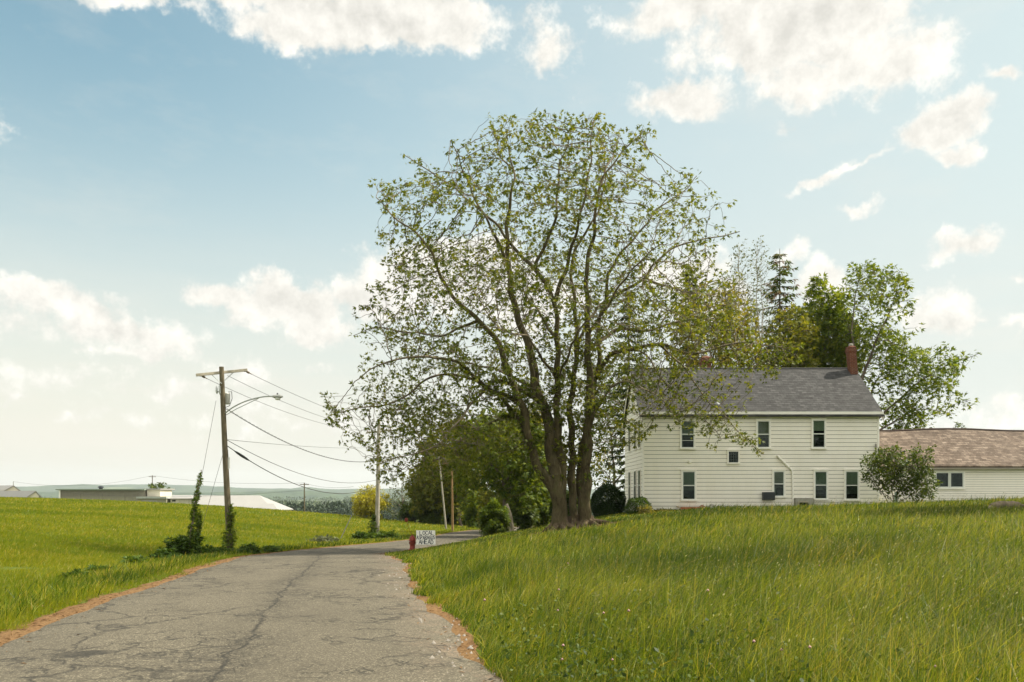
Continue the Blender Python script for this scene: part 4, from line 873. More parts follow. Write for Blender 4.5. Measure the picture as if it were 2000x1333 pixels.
# ------------------------------------------------------------------ growing trees
def grow(start, sparent, att, di=3.0, dk=.5, step=.3, iters=200, jitter=.12, trop=(0, 0, 0), maxn=40000, seed=1):
    """space colonisation: start (n,3) nodes with parents grow towards attractor points"""
    r = np.random.default_rng(seed); pos = [np.array(start, float)]; par = list(sparent); n = len(start)
    allp = np.array(start, float); att = np.array(att, float)
    best = np.full(len(att), 1e9); bi = np.zeros(len(att), int)
    def upd(new, off):
        nonlocal best, bi
        for s in range(0, len(new), 400):
            q = new[s:s+400]; d2 = ((att[:, None]-q[None])**2).sum(-1); i = d2.argmin(1); d = np.sqrt(d2[np.arange(len(att)), i]); b = d < best
            best = np.where(b, d, best); bi = np.where(b, i+off+s, bi)
    upd(allp, 0); trop = np.array(trop, float); kids = {}
    for it in range(iters):
        alive = (best > dk); att = att[alive]; best = best[alive]; bi = bi[alive]
        if len(att) == 0: break
        act = best < di
        if not act.any(): di *= 1.5; continue
        u, inv = np.unique(bi[act], return_inverse=True); dv = (att[act]-allp[bi[act]]); dv /= np.linalg.norm(dv, axis=1)[:, None]
        sm = np.zeros((len(u), 3)); np.add.at(sm, inv, dv); sm /= np.linalg.norm(sm, axis=1)[:, None]+1e-9
        sm += trop+r.normal(0, jitter, sm.shape); sm /= np.linalg.norm(sm, axis=1)[:, None]+1e-9
        keep = []
        for j, (a, v) in enumerate(zip(u, sm)):
            ks = kids.setdefault(int(a), [])
            if len(ks) >= 3 or any(float(v @ k_) > .93 for k_ in ks): continue
            ks.append(v); keep.append(j)
        if not keep:
            # release attractors that are stuck
            best[act] = np.where(r.random(act.sum()) < .5, 0, best[act]); continue
        new = allp[u[keep]]+sm[keep]*step; par += [int(a) for a in u[keep]]; off = len(allp)
        allp = np.vstack([allp, new]); upd(new, off)
        if len(allp) > maxn: break
    return allp, np.array(par)
def guides_to_nodes(gl, step):
    """gl: list of dicts pts (Vectors), r0, r1, from (index of parent guide or None). returns nodes, parents, fixed radii"""
    P, par, rad = [], [], []; spans = []
    for gd in gl:
        pts = curve_pts(gd['pts'], step); L = len(pts); i0 = len(P)
        if gd.get('on') is not None:
            a, b = spans[gd['on']]; cand = np.array([tuple(P[i]) for i in range(a, b)]); j = a+int(((cand-np.array(tuple(pts[0])))**2).sum(1).argmin())
            pr_ = j; off = Vector(P[j])-pts[0]
            for q in range(min(L, 6)): pts[q] = pts[q]+off*(1-q/6)
            pts = pts[1:] or pts
        else: pr_ = -1
        L = len(pts); ph = random.random()*9
        for q, p in enumerate(pts):
            f = q/max(1, L-1); w = .04*min(1, q/4)*(1 if L > 3 else 0)
            P.append(Vector(p)+Vector((sin(q*.9+ph)+sin(q*.37+ph*2), cos(q*.7+ph), sin(q*.5+ph)))*w); par.append(pr_ if q == 0 else len(P)-2); rad.append(gd['r0']+(gd['r1']-gd['r0'])*f**.65)
        spans.append((i0, len(P)))
    return np.array([tuple(p) for p in P]), np.array(par), np.array(rad)
def radii(P, par, fixed, tip=.010, n=2.4, cap=None):
    N = len(P); acc = np.zeros(N); cnt = np.zeros(N, int)
    for i in range(N):
        if par[i] >= 0: cnt[par[i]] += 1
    r = np.zeros(N)
    for i in range(N-1, -1, -1):
        r[i] = tip if cnt[i] == 0 else max(tip, acc[i]**(1/n))
        if par[i] >= 0: acc[par[i]] += r[i]**n
    r[:len(fixed)] = np.maximum(fixed, tip)
    for i in range(N):
        if par[i] >= 0: r[i] = min(r[i], r[par[i]]*(.999 if i < len(fixed) else .8 if par[i] < len(fixed) else 1.))
    return r, cnt
def branch_mesh(P, par, r, k, sel, rbase=None):
    """tubes for the nodes in sel (each joined to its parent)"""
    N = len(P); d = np.zeros((N, 3)); has = par >= 0; d[has] = P[has]-P[par[has]]
    first = np.where(~has)[0]
    for i in first:
        ch = np.where(par == i)[0]
        if len(ch): d[i] = P[ch[0]]-P[i]
    d /= np.linalg.norm(d, axis=1)[:, None]+1e-9
    # main child = thickest
    main = np.full(N, -1); br = np.zeros(N)
    for i in range(N):
        p = par[i]
        if p >= 0 and r[i] > br[p]: br[p] = r[i]; main[p] = i
    # ring direction averages in and out
    dd = d.copy(); mi = np.where(main >= 0)[0]; dd[mi] += d[main[mi]]; dd /= np.linalg.norm(dd, axis=1)[:, None]+1e-9
    ref = np.array([.31, .93, .17]); a1 = ref-dd*(dd @ ref)[:, None]; a1 /= np.linalg.norm(a1, axis=1)[:, None]+1e-9; a2 = np.cross(dd, a1)
    ang = 2*pi*np.arange(k)/k; ca, sa = np.cos(ang)[None, :, None], np.sin(ang)[None, :, None]
    ring = P[:, None]+(a1[:, None]*ca+a2[:, None]*sa)*r[:, None, None]
    sel = sel[par[sel] >= 0]; pr_ = par[sel]; ismain = main[pr_] == sel
    # rings used: node ring, plus for side children a narrow ring at the parent
    side = sel[~ismain]; ps = par[side]
    b1_ = ref-d[side]*(d[side] @ ref)[:, None]; b1_ /= np.linalg.norm(b1_, axis=1)[:, None]+1e-9; b2_ = np.cross(d[side], b1_)
    rs = np.minimum(r[side]*1.25, r[ps]); ring2 = P[ps][:, None]+(b1_[:, None]*ca+b2_[:, None]*sa)*rs[:, None, None]
    used = np.unique(np.r_[sel, pr_[ismain]]); mp = np.full(N, -1); mp[used] = np.arange(len(used))
    V = np.vstack([ring[used].reshape(-1, 3), ring2.reshape(-1, 3)])
    lo = np.empty(len(sel), int); lo[ismain] = mp[pr_[ismain]]; lo[~ismain] = len(used)+np.arange(len(side)); hi = mp[sel]
    j = np.arange(k); jn = (j+1) % k
    Q = np.stack([lo[:, None]*k+j, lo[:, None]*k+jn, hi[:, None]*k+jn, hi[:, None]*k+j], -1).reshape(-1, 4)
    return V, Q
LEAF = {'maple': ([(0,0,0),(.42,.17,.03),(1,0,-.16),(.42,-.17,.03), (0,0,0),(.22,.34,.0),(.72,.62,-.14),(.48,.18,.03), (0,0,0),(.48,-.18,.03),(.72,-.62,-.14),(.22,-.34,.0)], 3),
        'oval': ([(0,0,0),(.45,.30,.04),(1,0,-.10),(.45,-.30,.04)], 1),
        'narrow': ([(0,0,0),(.5,.12,.02),(1,0,-.12),(.5,-.12,.02)], 1)}
def leaf_mesh(P, A, size, kind='oval', seed=2, roll=1.0):
    r = np.random.default_rng(seed); n = len(P); A = A/(np.linalg.norm(A, axis=1)[:, None]+1e-9)
    up = np.tile([0, 0, 1.], (n, 1))+r.normal(0, .55*roll, (n, 3)); b = np.cross(up, A); b /= np.linalg.norm(b, axis=1)[:, None]+1e-9; c = np.cross(A, b)
    T, q = LEAF[kind]; T = np.array(T); s = size[:, None, None]
    V = P[:, None]+s*(T[None, :, 0:1]*A[:, None]+T[None, :, 1:2]*b[:, None]+T[None, :, 2:3]*c[:, None])
    return V.reshape(-1, 3), np.arange(n*4*q).reshape(-1, 4)
def twigs_and_leaves(P, par, cnt, start, per, size, kind, seed=3, twig=.35, droop=.2, prob=1.0, zlo=-1e9, out=.3):
    """clusters of leaves at every tip and along the last twigs"""
    r = np.random.default_rng(seed); N = len(P); idx = np.arange(N)
    young = idx[(idx >= start)]; tips = young[cnt[young] == 0]; mids = young[(cnt[young] == 1)]
    mids = mids[r.random(len(mids)) < prob]
    src = np.r_[tips, mids]; n_each = np.r_[np.full(len(tips), per), np.full(len(mids), max(1, per//2))]
    d = P[src]-P[np.maximum(par[src], 0)]; d /= np.linalg.norm(d, axis=1)[:, None]+1e-9
    base = np.repeat(P[src], n_each, 0); dd = np.repeat(d, n_each, 0); n = len(base)
    rnd = r.normal(0, 1, (n, 3)); rnd /= np.linalg.norm(rnd, axis=1)[:, None]
    A = dd*.8+rnd*.9+np.array([0, 0, -droop]); Pn = base+rnd*twig*r.random((n, 1))**.6*.6+dd*r.random((n, 1))*out
    return leaf_mesh(Pn, A, size*(.65+.6*r.random(n)), kind, seed)
def poly_contains(px, py, poly):
    poly = np.array(poly, float); x, y = np.asarray(px), np.asarray(py); c = np.zeros(len(x), bool); j = len(poly)-1
    for i in range(len(poly)):
        xi, yi = poly[i]; xj, yj = poly[j]
        hit = ((yi > y) != (yj > y)) & (x < (xj-xi)*(y-yi)/(yj-yi+1e-12)+xi); c ^= hit; j = i
    return c
def edge_dist(px, py, poly):
    poly = np.array(poly, float); d = np.full(len(px), 1e9)
    for i in range(len(poly)):
        a, b = poly[i-1], poly[i]; ab = b-a; q = np.c_[px, py]-a; t_ = np.clip((q @ ab)/(ab @ ab), 0, 1); d = np.minimum(d, np.linalg.norm(q-t_[:, None]*ab, axis=1))
    return d
def crown_points(poly, D, n, thick, seed, hollow=0., sx=1.):
    """points inside a crown whose silhouette at distance D is poly; thickness along the view swells towards the middle"""
    r = np.random.default_rng(seed); p = np.array(poly, float); out = []
    lo, hi = p.min(0), p.max(0); px = r.uniform(lo[0], hi[0], n*6); py = r.uniform(lo[1], hi[1], n*6); ok = poly_contains(px, py, poly); px, py = px[ok], py[ok]
    e = edge_dist(px, py, poly); em = e.max(); T = thick*np.sqrt(np.clip(1-(1-e/em)**2, 0, 1))
    keep = r.random(len(px)) < (T/thick*.85+.15); px, py, T = px[keep][:n], py[keep][:n], T[keep][:n]
    u = r.uniform(-1, 1, len(px)); dy = T*np.sign(u)*np.abs(u)**(1-hollow*.5); y = D+dy
    # width is laid out at distance D so the crown keeps its own size whatever the depth of a point
    x = (px-HX)/F*D; z = EYE-(py-HY)/F*D
    return np.c_[x, y, z]

# ------------------------------------------------------------------ the big many-stemmed maple
DT = 38.0
def pt(px, py, dy=0): return Vector(((px-HX)/F*(DT+dy), DT+dy, EYE-(py-HY)/F*(DT+dy)))
def L(pts, r0, r1, on=None, d0=0., d1=0.):
    n = len(pts); return dict(pts=[pt(x, y, d0+(d1-d0)*(i/(n-1))**1.2) for i, (x, y) in enumerate(pts)], r0=r0, r1=r1, on=on)
GLD = [
 L([(1096,1040),(1092,1000),(1087,960),(1083,920),(1077,870),(1068,815),(1050,765),(1036,692),(1008,605),(991,512),(994,409),(1003,332),(984,262)], .44, .045, None, -.2, 1.0),   #0 main left stem
 L([(1084,955),(1070,940),(1056,918),(1040,880),(1027,830),(1018,790),(1000,745),(987,706),(962,655),(933,625),(879,571),(825,467),(780,431),(732,388)], .27, .03, 0, -.2, -2.5),  #1 left leaner
 L([(1093,1000),(1097,940),(1094,890),(1088,802),(1087,740),(1090,670),(1082,595),(1056,538),(1050,512),(1077,452),(1090,377),(1095,323),(1116,250)], .27, .04, 0, .2, -1.0),     #2 second upright
 L([(1122,1036),(1121,1000),(1117,915),(1116,860),(1115,802),(1120,740),(1124,690),(1128,640),(1117,560),(1117,512),(1138,465),(1162,422),(1182,360),(1176,270)], .24, .03, None, .3, 3.0),   #3 middle stem
 L([(1147,1036),(1144,1000),(1143,926),(1147,880),(1151,836),(1154,791),(1149,720),(1149,650),(1145,537),(1158,470),(1167,380),(1203,312),(1254,258)], .33, .035, None, .1, -2.0),  #4 right stem
 L([(1134,1030),(1133,960),(1135,900),(1140,850),(1150,800),(1165,740),(1170,690),(1167,641),(1190,591),(1257,542),(1280,515),(1325,479),(1370,470),(1446,452)], .22, .025, None, .8, 2.5), #5
 L([(1190,591),(1190,533),(1235,470),(1280,416),(1325,380),(1362,346)], .10, .022, 5, 1.2, 4.0),  #6
 L([(1158,690),(1185,660),(1217,643),(1271,645),(1330,625),(1390,600),(1440,590)], .11, .022, 4, 0, 4.5), #7
 L([(1160,735),(1190,695),(1240,680),(1289,675),(1320,684),(1352,690),(1415,677),(1460,670),(1523,677)], .14, .02, 5, 1, -1.5), #8 long low right limb
 L([(1289,675),(1316,700),(1340,722),(1370,767),(1400,800),(1430,830),(1462,862),(1494,888)], .06, .012, 8, 1, .5), #9
 L([(1240,690),(1262,700),(1298,745),(1330,775),(1355,800),(1385,828),(1410,858)], .05, .012, 8, .5, -2.0), #10
 L([(1018,790),(990,775),(955,760),(920,728),(888,708),(850,698),(816,697),(735,715),(690,745)], .13, .02, 1, -.3, -4.5), #11
 L([(1040,880),(1000,800),(940,750),(852,733),(780,782),(715,795),(655,805),(628,768)], .12, .015, 1, -.4, 1.0), #12
 L([(933,625),(900,640),(860,655),(800,650),(740,640),(690,655)], .07, .015, 1, -1.5, 2.5), #13
 L([(1056,538),(1020,500),(987,463),(950,420),(915,391),(870,355),(830,330),(789,301)], .10, .018, 2, .2, 3.5), #14
 L([(1082,595),(1100,540),(1117,480),(1140,400),(1150,330),(1158,240)], .12, .02, 2, 0, -4.0), #15
 L([(991,512),(960,450),(925,380),(900,320),(880,275)], .09, .018, 0, .5, -3.5), #16
 L([(1000,335),(975,300),(962,240)], .05, .015, 0, 1, 1.5), #17
  L([(1167,380),(1185,330),(1200,290),(1215,250)], .06, .015, 4, -1.5, 1.), #18
 L([(1151,836),(1170,790),(1195,760),(1225,745),(1260,760),(1300,790),(1330,830)], .08, .012, 4, 0, -3.5), #19
 L([(1040,800),(1010,760),(970,745),(930,780),(890,830),(850,870),(800,890),(740,905)], .10, .014, 0, 0, -5.0), #20 low left, towards the viewer
 L([(1027,830),(990,815),(950,830),(900,860),(850,900),(800,915)], .09, .014, 1, -.5, 3.0), #21
 L([(1083,740),(1060,700),(1030,660),(1000,650),(960,640)], .08, .02, 2, 0, -6.0), #22
 L([(1124,690),(1140,640),(1170,600),(1200,560),(1240,500)], .10, .02, 3, 1, 6.5), #23
 L([(1090,670),(1060,620),(1030,580),(1010,520)], .09, .02, 2, .5, 6.5), #24
 L([(1149,650),(1180,610),(1210,560),(1240,520),(1290,480)], .09, .02, 4, -.5, -6.0), #25
 L([(1087,740),(1110,690),(1130,650),(1150,610)], .08, .02, 2, -.2, -5.5), #26
 L([(1050,765),(1010,740),(960,720),(900,700),(850,640)], .08, .02, 0, .5, 6.0), #27
 L([(1271,645),(1320,600),(1370,560),(1420,540)], .05, .015, 7, 2.5, 4.0),
 L([(1257,542),(1300,560),(1350,570),(1400,580)], .05, .015, 5, 2.0, -1.0),
]
for g_ in GLD: g_['r1'] = min(g_['r1'], .02)
SP_, PAR_, RAD_ = guides_to_nodes(GLD, .22)
POLY = [(618,758),(645,800),(655,850),(700,880),(725,935),(760,955),(800,915),(860,935),(900,920),(950,900),(1000,870),(1040,850),(1090,830),(1150,850),(1200,885),(1240,880),(1275,840),(1300,830),(1350,850),(1400,880),(1420,850),(1480,890),(1495,880),(1450,830),(1470,800),(1430,760),(1480,740),(1560,725),(1575,700),(1530,660),(1500,690),(1460,640),(1480,600),(1440,580),(1470,545),(1420,520),(1462,440),(1405,410),(1366,352),(1300,335),(1292,275),(1250,255),(1205,270),(1165,228),(1110,240),(1060,235),(1010,250),(962,236),(930,270),(890,300),(850,310),(785,300),(790,345),(730,345),(725,400),(760,430),(705,440),(705,480),(740,510),(720,560),(690,600),(670,650),(700,690),(670,720),(700,760),(640,750)]
att = crown_points(POLY, DT, 36000, 6.4, 21)
ax_, ay_ = att[:, 0]*F/DT+HX, HY-(att[:, 2]-EYE)*F/DT; th_ = np.arctan2(ay_-650, ax_-1080)
att = att[(edge_dist(ax_, ay_, POLY) > 6+40*np.clip(vnoise(th_*7, th_*0, 1, 81)+.25+.5*vnoise(th_*17, th_*0, 1, 82), 0, 1)) | (ay_ > 760)]
LOW = [(640,770),(660,850),(705,900),(745,950),(800,930),(860,945),(930,930),(1000,890),(1040,850),(1010,790),(900,740),(780,730),(690,740)]
att = np.vstack([att, crown_points(LOW, DT, 8000, 5.5, 22), crown_points([(1200,700),(1260,660),(1400,640),(1520,660),(1560,710),(1490,760),(1440,830),(1490,885),(1400,870),(1330,830),(1260,780)], DT-1, 3500, 2.5, 23)])
att = att[(vnoise(att[:, 0]+att[:, 1]*.7, att[:, 2]-att[:, 1]*.5, 1.5, 71)+.6*vnoise(att[:, 0]-att[:, 1]*.6, att[:, 2]+att[:, 1]*.8, .8, 72)) > -.005]
# clear the heart of the crown a little so limbs read against the sky, and tilt density to the outside
rr_ = np.random.default_rng(5); cpx = att[:, 0]*F/DT+HX; cpy = HY-(att[:, 2]-EYE)*F/DT
core_d = ((cpx-1090)/330)**2+((cpy-640)/300)**2
att = att[rr_.random(len(att)) > np.clip(.55-core_d*.6, 0, .5)]
Pn, Pr = grow(SP_, PAR_, att, di=2.2, dk=.33, step=.20, iters=110, jitter=.15, trop=(0, 0, .02), seed=4)
R_, C_ = radii(Pn, Pr, RAD_, tip=.0085, n=2.3)
MBARK = bark_mat('furrowed_maple_bark', (.030, .024, .012), (.105, .086, .046), 6, (.060, .066, .020))
tb = PX(1118, 1036, DT); tz = G(tb.x, DT)
maple = root('maple_tree', (tb.x, DT, tz), 'huge spreading maple with several stems and sparse fresh leaves in front of the house', 'tree')
thick = np.where(R_ >= .055)[0]; thin = np.where(R_ < .055)[0]
def hidden_base(P_):  # stems start under the turf
    return P_
V1, Q1 = branch_mesh(Pn, Pr, R_, 12, thick)
trunk = fast_mesh('trunk', V1, Q1, MBARK, maple, smooth=True)
dm = trunk.modifiers  # real relief on the stems
me = trunk.data; co = np.empty(len(me.vertices)*3, np.float32); me.vertices.foreach_get('co', co); co = co.reshape(-1, 3)
co[:, :2] += np.c_[vnoise(co[:, 0]*3+co[:, 1]*5, co[:, 2], .55, 31), vnoise(co[:, 1]*4+co[:, 0], co[:, 2], .5, 32)]*.10*np.clip(1.2-co[:, 2]/9, .15, 1)[:, None]
me.vertices.foreach_set('co', co.ravel()); me.update()
# root flare: buttress roots running from every stem into the soil
mb = MB(); rq = random.Random(12)
for (px_, rr0, dd) in ((1094, .34, -.2), (1121, .22, .3), (1146, .28, .1), (1134, .2, .8)):
    c0 = pt(px_, 1036, dd)
    for i in range(9):
        a = 2*pi*i/9+rq.random()*.5; ln = rq.uniform(.45, 1.0) if not (px_ == 1146 and cos(a) > .2) else rq.uniform(.8, 1.35); h0_ = rq.uniform(.35, .75); dv = Vector((cos(a), sin(a), 0))
        p = [c0+dv*rr0*.55+Vector((0, 0, h0_)), c0+dv*rr0*.95+Vector((0, 0, h0_*.45)), c0+dv*(rr0+ln*.4), c0+dv*(rr0+ln)]
        for q in (2, 3): p[q].z = G(p[q].x, p[q].y)+(.10 if q == 2 else -.10)
        p[1].z = max(p[1].z, G(p[1].x, p[1].y)+.2); p[0].z = max(p[0].z, p[1].z+.2); p[2] += Vector((rq.uniform(-.08, .08), rq.uniform(-.08, .08), 0))
        cpp = curve_pts(p, .1); n_ = len(cpp); mb.tube(cpp, [.13*(1-i_/n_)+.045 for i_ in range(n_)], 8)
MROOTS = bark_mat('rooty_bark', (.035, .027, .016), (.14, .105, .065), 7)
mb.build('root_flare', MROOTS, maple, smooth=True)['kind'] = 'stuff'
V2, Q2 = branch_mesh(Pn, Pr, R_, 4, thin); MTWIG = bark_mat('greyish_twig_bark', (.07, .056, .036), (.20, .165, .115), 3)
br_ = fast_mesh('branches', V2, Q2, MTWIG, maple, smooth=True)
# fine bare twiglets that stick out past the last nodes
MLEAF = leaf_mat('fresh_maple_leaf', [(.032, .056, .007), (.078, .110, .012), (.130, .158, .018), (.20, .195, .036)], .42, patch=.4, sc=.45)
V3, Q3 = twigs_and_leaves(Pn, Pr, C_, len(SP_), 7, .168, 'maple', seed=8, twig=.32, droop=.55, prob=.10, out=.08)
tw_ = np.where((R_[:len(SP_)] < .034))[0]; q_ = np.random.default_rng(6); tw_ = np.repeat(tw_, 3); V4, Q4 = leaf_mesh(Pn[tw_]+q_.normal(0, .13, (len(tw_), 3)), q_.normal(0, 1, (len(tw_), 3))+[0, 0, -.2], .20*(.6+.6*q_.random(len(tw_))), 'maple', 7)
crown = fast_mesh('crown', np.vstack([V3, V4]), np.vstack([Q3, Q4+len(V3)]), MLEAF, maple)
# water shoots with leaves along the lower stems
rs_ = np.random.default_rng(77); sel = np.where((np.arange(len(Pn)) < len(SP_)) & (Pn[:, 2] > tz+2.2) & (Pn[:, 2] < tz+8.5) & (R_ > .07))[0]
ss = rs_.choice(sel, 420); A = rs_.normal(0, 1, (420, 3)); A[:, 2] = A[:, 2]*.4+.35; A /= np.linalg.norm(A, axis=1)[:, None]; b0 = Pn[ss]+A*R_[ss][:, None]*.8; ln = rs_.uniform(.25, .9, 420); e0 = b0+A*ln[:, None]
SPp = np.vstack([b0, e0]); SPr = np.r_[np.full(420, -1), np.arange(420)]
Vs, Qs = branch_mesh(SPp, SPr, np.r_[np.full(420, .012), np.full(420, .006)], 3, np.arange(420, 840)); fast_mesh('water_shoots', Vs, Qs, MTWIG, maple)['kind'] = 'stuff'
kk_ = rs_.integers(0, 420, 3400); f_ = rs_.random((3400, 1))**.7; lp = b0[kk_]*(1-f_)+e0[kk_]*f_+rs_.normal(0, .09, (3400, 3)); la_ = A[kk_]*.5+rs_.normal(0, .7, (3400, 3))+[0, 0, -.4]
Vs, Qs = leaf_mesh(lp, la_, .19*(.6+.6*rs_.random(3400)), 'maple', 5); fast_mesh('shoot_leaves', Vs, Qs, MLEAF, maple)['kind'] = 'stuff'
print('big tree nodes', len(Pn), 'leaves', len(Q3)//3)

# ------------------------------------------------------------------ other broadleaf trees
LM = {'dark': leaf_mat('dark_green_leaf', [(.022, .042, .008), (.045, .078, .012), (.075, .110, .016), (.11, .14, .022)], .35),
      'mid': leaf_mat('mid_green_leaf', [(.035, .068, .008), (.075, .122, .012), (.125, .170, .017), (.19, .22, .028)], .44),
      'lime': leaf_mat('bright_lime_leaf', [(.060, .085, .010), (.11, .135, .014), (.16, .17, .022), (.22, .21, .04)], .42),
      'yellow': leaf_mat('yellow_spring_foliage', [(.17, .18, .012), (.28, .27, .018), (.38, .34, .025), (.46, .40, .04)], .35, tcol=(1.3, 1.2, .5)),
      'grey': leaf_mat('grey_green_leaf', [(.07, .085, .045), (.12, .135, .07), (.17, .18, .10)], .35, tcol=(1.2, 1.2, .8)),
      'olive': leaf_mat('olive_spring_leaf', [(.075, .080, .014), (.13, .13, .022), (.20, .18, .035)], .45)}
MBK = bark_mat('grey_brown_bark', (.06, .05, .036), (.16, .13, .10), 5); MBKP = bark_mat('pale_grey_bark', (.26, .245, .20), (.44, .41, .35), 4)
THK = []
LSCALE = 1.22
def broadleaf(label, base, poly, D, limbs=None, n_att=900, thick=3, leaf='mid', lsize=.22, per=4, step=.4, dk=.6, tip=.012, bark=None, kind='oval', group=None, trunk_r=.22, prob=.6, seed=1, twig=.45, name='broadleaf_tree', cat='tree', droop=.2, trop=(0, 0, 0), nstem=1, fork=.35, holes=1.0, hcut=-.06):
    """base: (px, D); poly: crown silhouette; limbs: optional traced polylines in px"""
    bx = xat(base[0], base[1]); bz = G(bx, base[1]); r = root(name, (bx, base[1], bz), label, cat, group); q = random.Random(seed)
    def W2(px, py, dy=0): return Vector(((px-HX)/F*D, D+dy, EYE-(py-HY)/F*D))
    p = np.array(poly, float); top = p[:, 1].min(); cx = p[:, 0].mean(); bot = p[:, 1].max(); gl = []
    if limbs:
        for i, (pts, r0, r1, on, dy) in enumerate(limbs):
            v = [W2(a, b, dy*(j/(len(pts)-1))) for j, (a, b) in enumerate(pts)]
            if on is None: v = [Vector((bx, base[1], bz-.3))]+v
            gl.append(dict(pts=v, r0=r0, r1=min(r1, .016), on=on))
    else:
        for s in range(nstem):
            a = Vector((bx+(s-(nstem-1)/2)*trunk_r*2.2, base[1], bz-.3)); e = W2(cx+(s-(nstem-1)/2)*(p[:, 0].max()-p[:, 0].min())*.3, top*.75+bot*.25, q.uniform(-1, 1)); mdl = a.lerp(e, .45)+Vector((q.uniform(-.4, .4), q.uniform(-.3, .3), 0))
            gl.append(dict(pts=[a, a.lerp(mdl, .5), mdl, e], r0=trunk_r, r1=trunk_r*.15, on=None))
        nb = 5
        for i in range(nb):
            f = fork+(1-fork)*i/nb; st = curve_pts(gl[i % nstem]['pts'], .2); b = st[int(f*(len(st)-1)*.9)]; a = i*2.4+seed; sp = (p[:, 0].max()-p[:, 0].min())/F*D*.33
            e = b+Vector((cos(a)*sp, sin(a)*min(thick*.8, sp), sp*(.5+.5*q.random()))); gl.append(dict(pts=[b, b.lerp(e, .5)+Vector((0, 0, .15*sp)), e], r0=trunk_r*.4, r1=tip*1.5, on=i % nstem))
    S0, P0_, R0 = guides_to_nodes(gl, step); att = crown_points(poly, D, int(n_att*3.0), thick, seed+40); hs = holes*D/60
    att = att[(vnoise(att[:, 0]+att[:, 1]*.7, att[:, 2]-att[:, 1]*.5, 1.5*hs, 71+seed)+.6*vnoise(att[:, 0]-att[:, 1]*.6, att[:, 2]+att[:, 1]*.8, .8*hs, 72)) > hcut]
    Pn, Pr = grow(S0, P0_, att, di=3.5*step/.3, dk=dk*.72, step=step*.8, iters=90, jitter=.16, trop=trop, seed=seed)
    R_, C_ = radii(Pn, Pr, R0, tip=tip, n=2.3); a = np.where(R_ >= .05)[0]; b = np.where(R_ < .05)[0]
    V, Q = branch_mesh(Pn, Pr, R_, 9, a); fast_mesh('trunk', V, Q, bark or MBK, r, smooth=True)
    if len(b): V, Q = branch_mesh(Pn, Pr, R_, 3, b); fast_mesh('branches', V, Q, bark or MBK, r)
    V, Q = twigs_and_leaves(Pn, Pr, C_, len(S0), per, lsize*LSCALE, kind, seed=seed+5, twig=twig, droop=droop, prob=prob, out=.2)
    tw = np.repeat(np.where(R_[:len(S0)] < .04)[0], 3); qq = np.random.default_rng(seed); V4, Q4 = leaf_mesh(Pn[tw]+qq.normal(0, lsize*.8, (len(tw), 3)), qq.normal(0, 1, (len(tw), 3)), lsize*LSCALE*qq.uniform(.6, 1.2, len(tw)), kind, seed)
    fast_mesh('crown', np.vstack([V, V4]), np.vstack([Q, Q4+len(V)]), LM[leaf], r); return r
def ring_poly(cx, cy, rx, ry, n=14, wob=.16, seed=1):
    q = random.Random(seed); return [(cx+rx*cos(2*pi*i/n)*(1+q.uniform(-wob, wob)), cy+ry*sin(2*pi*i/n)*(1+q.uniform(-wob, wob))) for i in range(n)]
GB = 'trees behind the farmhouse'
# tall maple behind the right chimney, limbs reaching right
broadleaf('tall airy maple behind the right chimney, low limbs reaching over the wing', (1690, 58), [(1655,560),(1665,520),(1690,515),(1700,545),(1712,525),(1745,530),(1760,570),(1765,610),(1785,640),(1775,665),(1755,680),(1800,690),(1830,668),(1845,700),(1885,690),(1890,735),(1850,765),(1885,785),(1890,815),(1840,832),(1790,842),(1730,840),(1712,800),(1690,740),(1660,680),(1640,620)], 58,
    limbs=[([(1690,900),(1680,800),(1672,720),(1665,640),(1670,580),(1680,530)], .26, .03, None, 0), ([(1680,760),(1690,710),(1712,650),(1730,600),(1735,545)], .14, .03, 0, -1.5), ([(1688,820),(1720,740),(1760,720),(1800,705)], .10, .02, 0, 1.5), ([(1690,850),(1730,800),(1790,745),(1840,715),(1880,700)], .12, .02, 0, -2), ([(1690,860),(1740,830),(1800,800),(1880,805)], .10, .02, 0, 1)],
    hcut=.02, n_att=3200, thick=4.0, leaf='mid', lsize=.23, per=6, step=.36, dk=.50, seed=3, twig=.5, kind='maple', prob=.6, group=GB)
broadleaf('dense green maple rising over the middle of the house roof', (1600, 63), [(1540,740),(1530,680),(1545,640),(1575,600),(1585,545),(1600,540),(1610,575),(1640,575),(1655,610),(1665,680),(1668,740),(1660,800),(1560,800)], 63, n_att=1500, thick=4, leaf='mid', lsize=.30, per=9, step=.42, dk=.55, trunk_r=.3, seed=5, kind='maple', prob=.9, hcut=-.3, group=GB)
broadleaf('yellow-green lower maple just left of the dense green one behind the roof', (1535, 60), [(1490,740),(1480,690),(1500,650),(1520,610),(1550,600),(1580,640),(1595,700),(1585,740),(1560,790),(1500,790)], 60, n_att=900, thick=3.5, leaf='lime', lsize=.25, per=6, step=.42, dk=.55, trunk_r=.2, seed=6, kind='maple', prob=.8, group=GB)
broadleaf('light olive tree behind the house roof, next to the leftmost chimney', (1400, 58), [(1310,760),(1300,680),(1325,600),(1380,555),(1430,560),(1465,620),(1490,700),(1470,750),(1380,770)], 58, n_att=1500, thick=3.5, leaf='olive', lsize=.25, per=7, step=.42, dk=.6, trunk_r=.2, seed=7, prob=.8, hcut=-.2, group=GB)
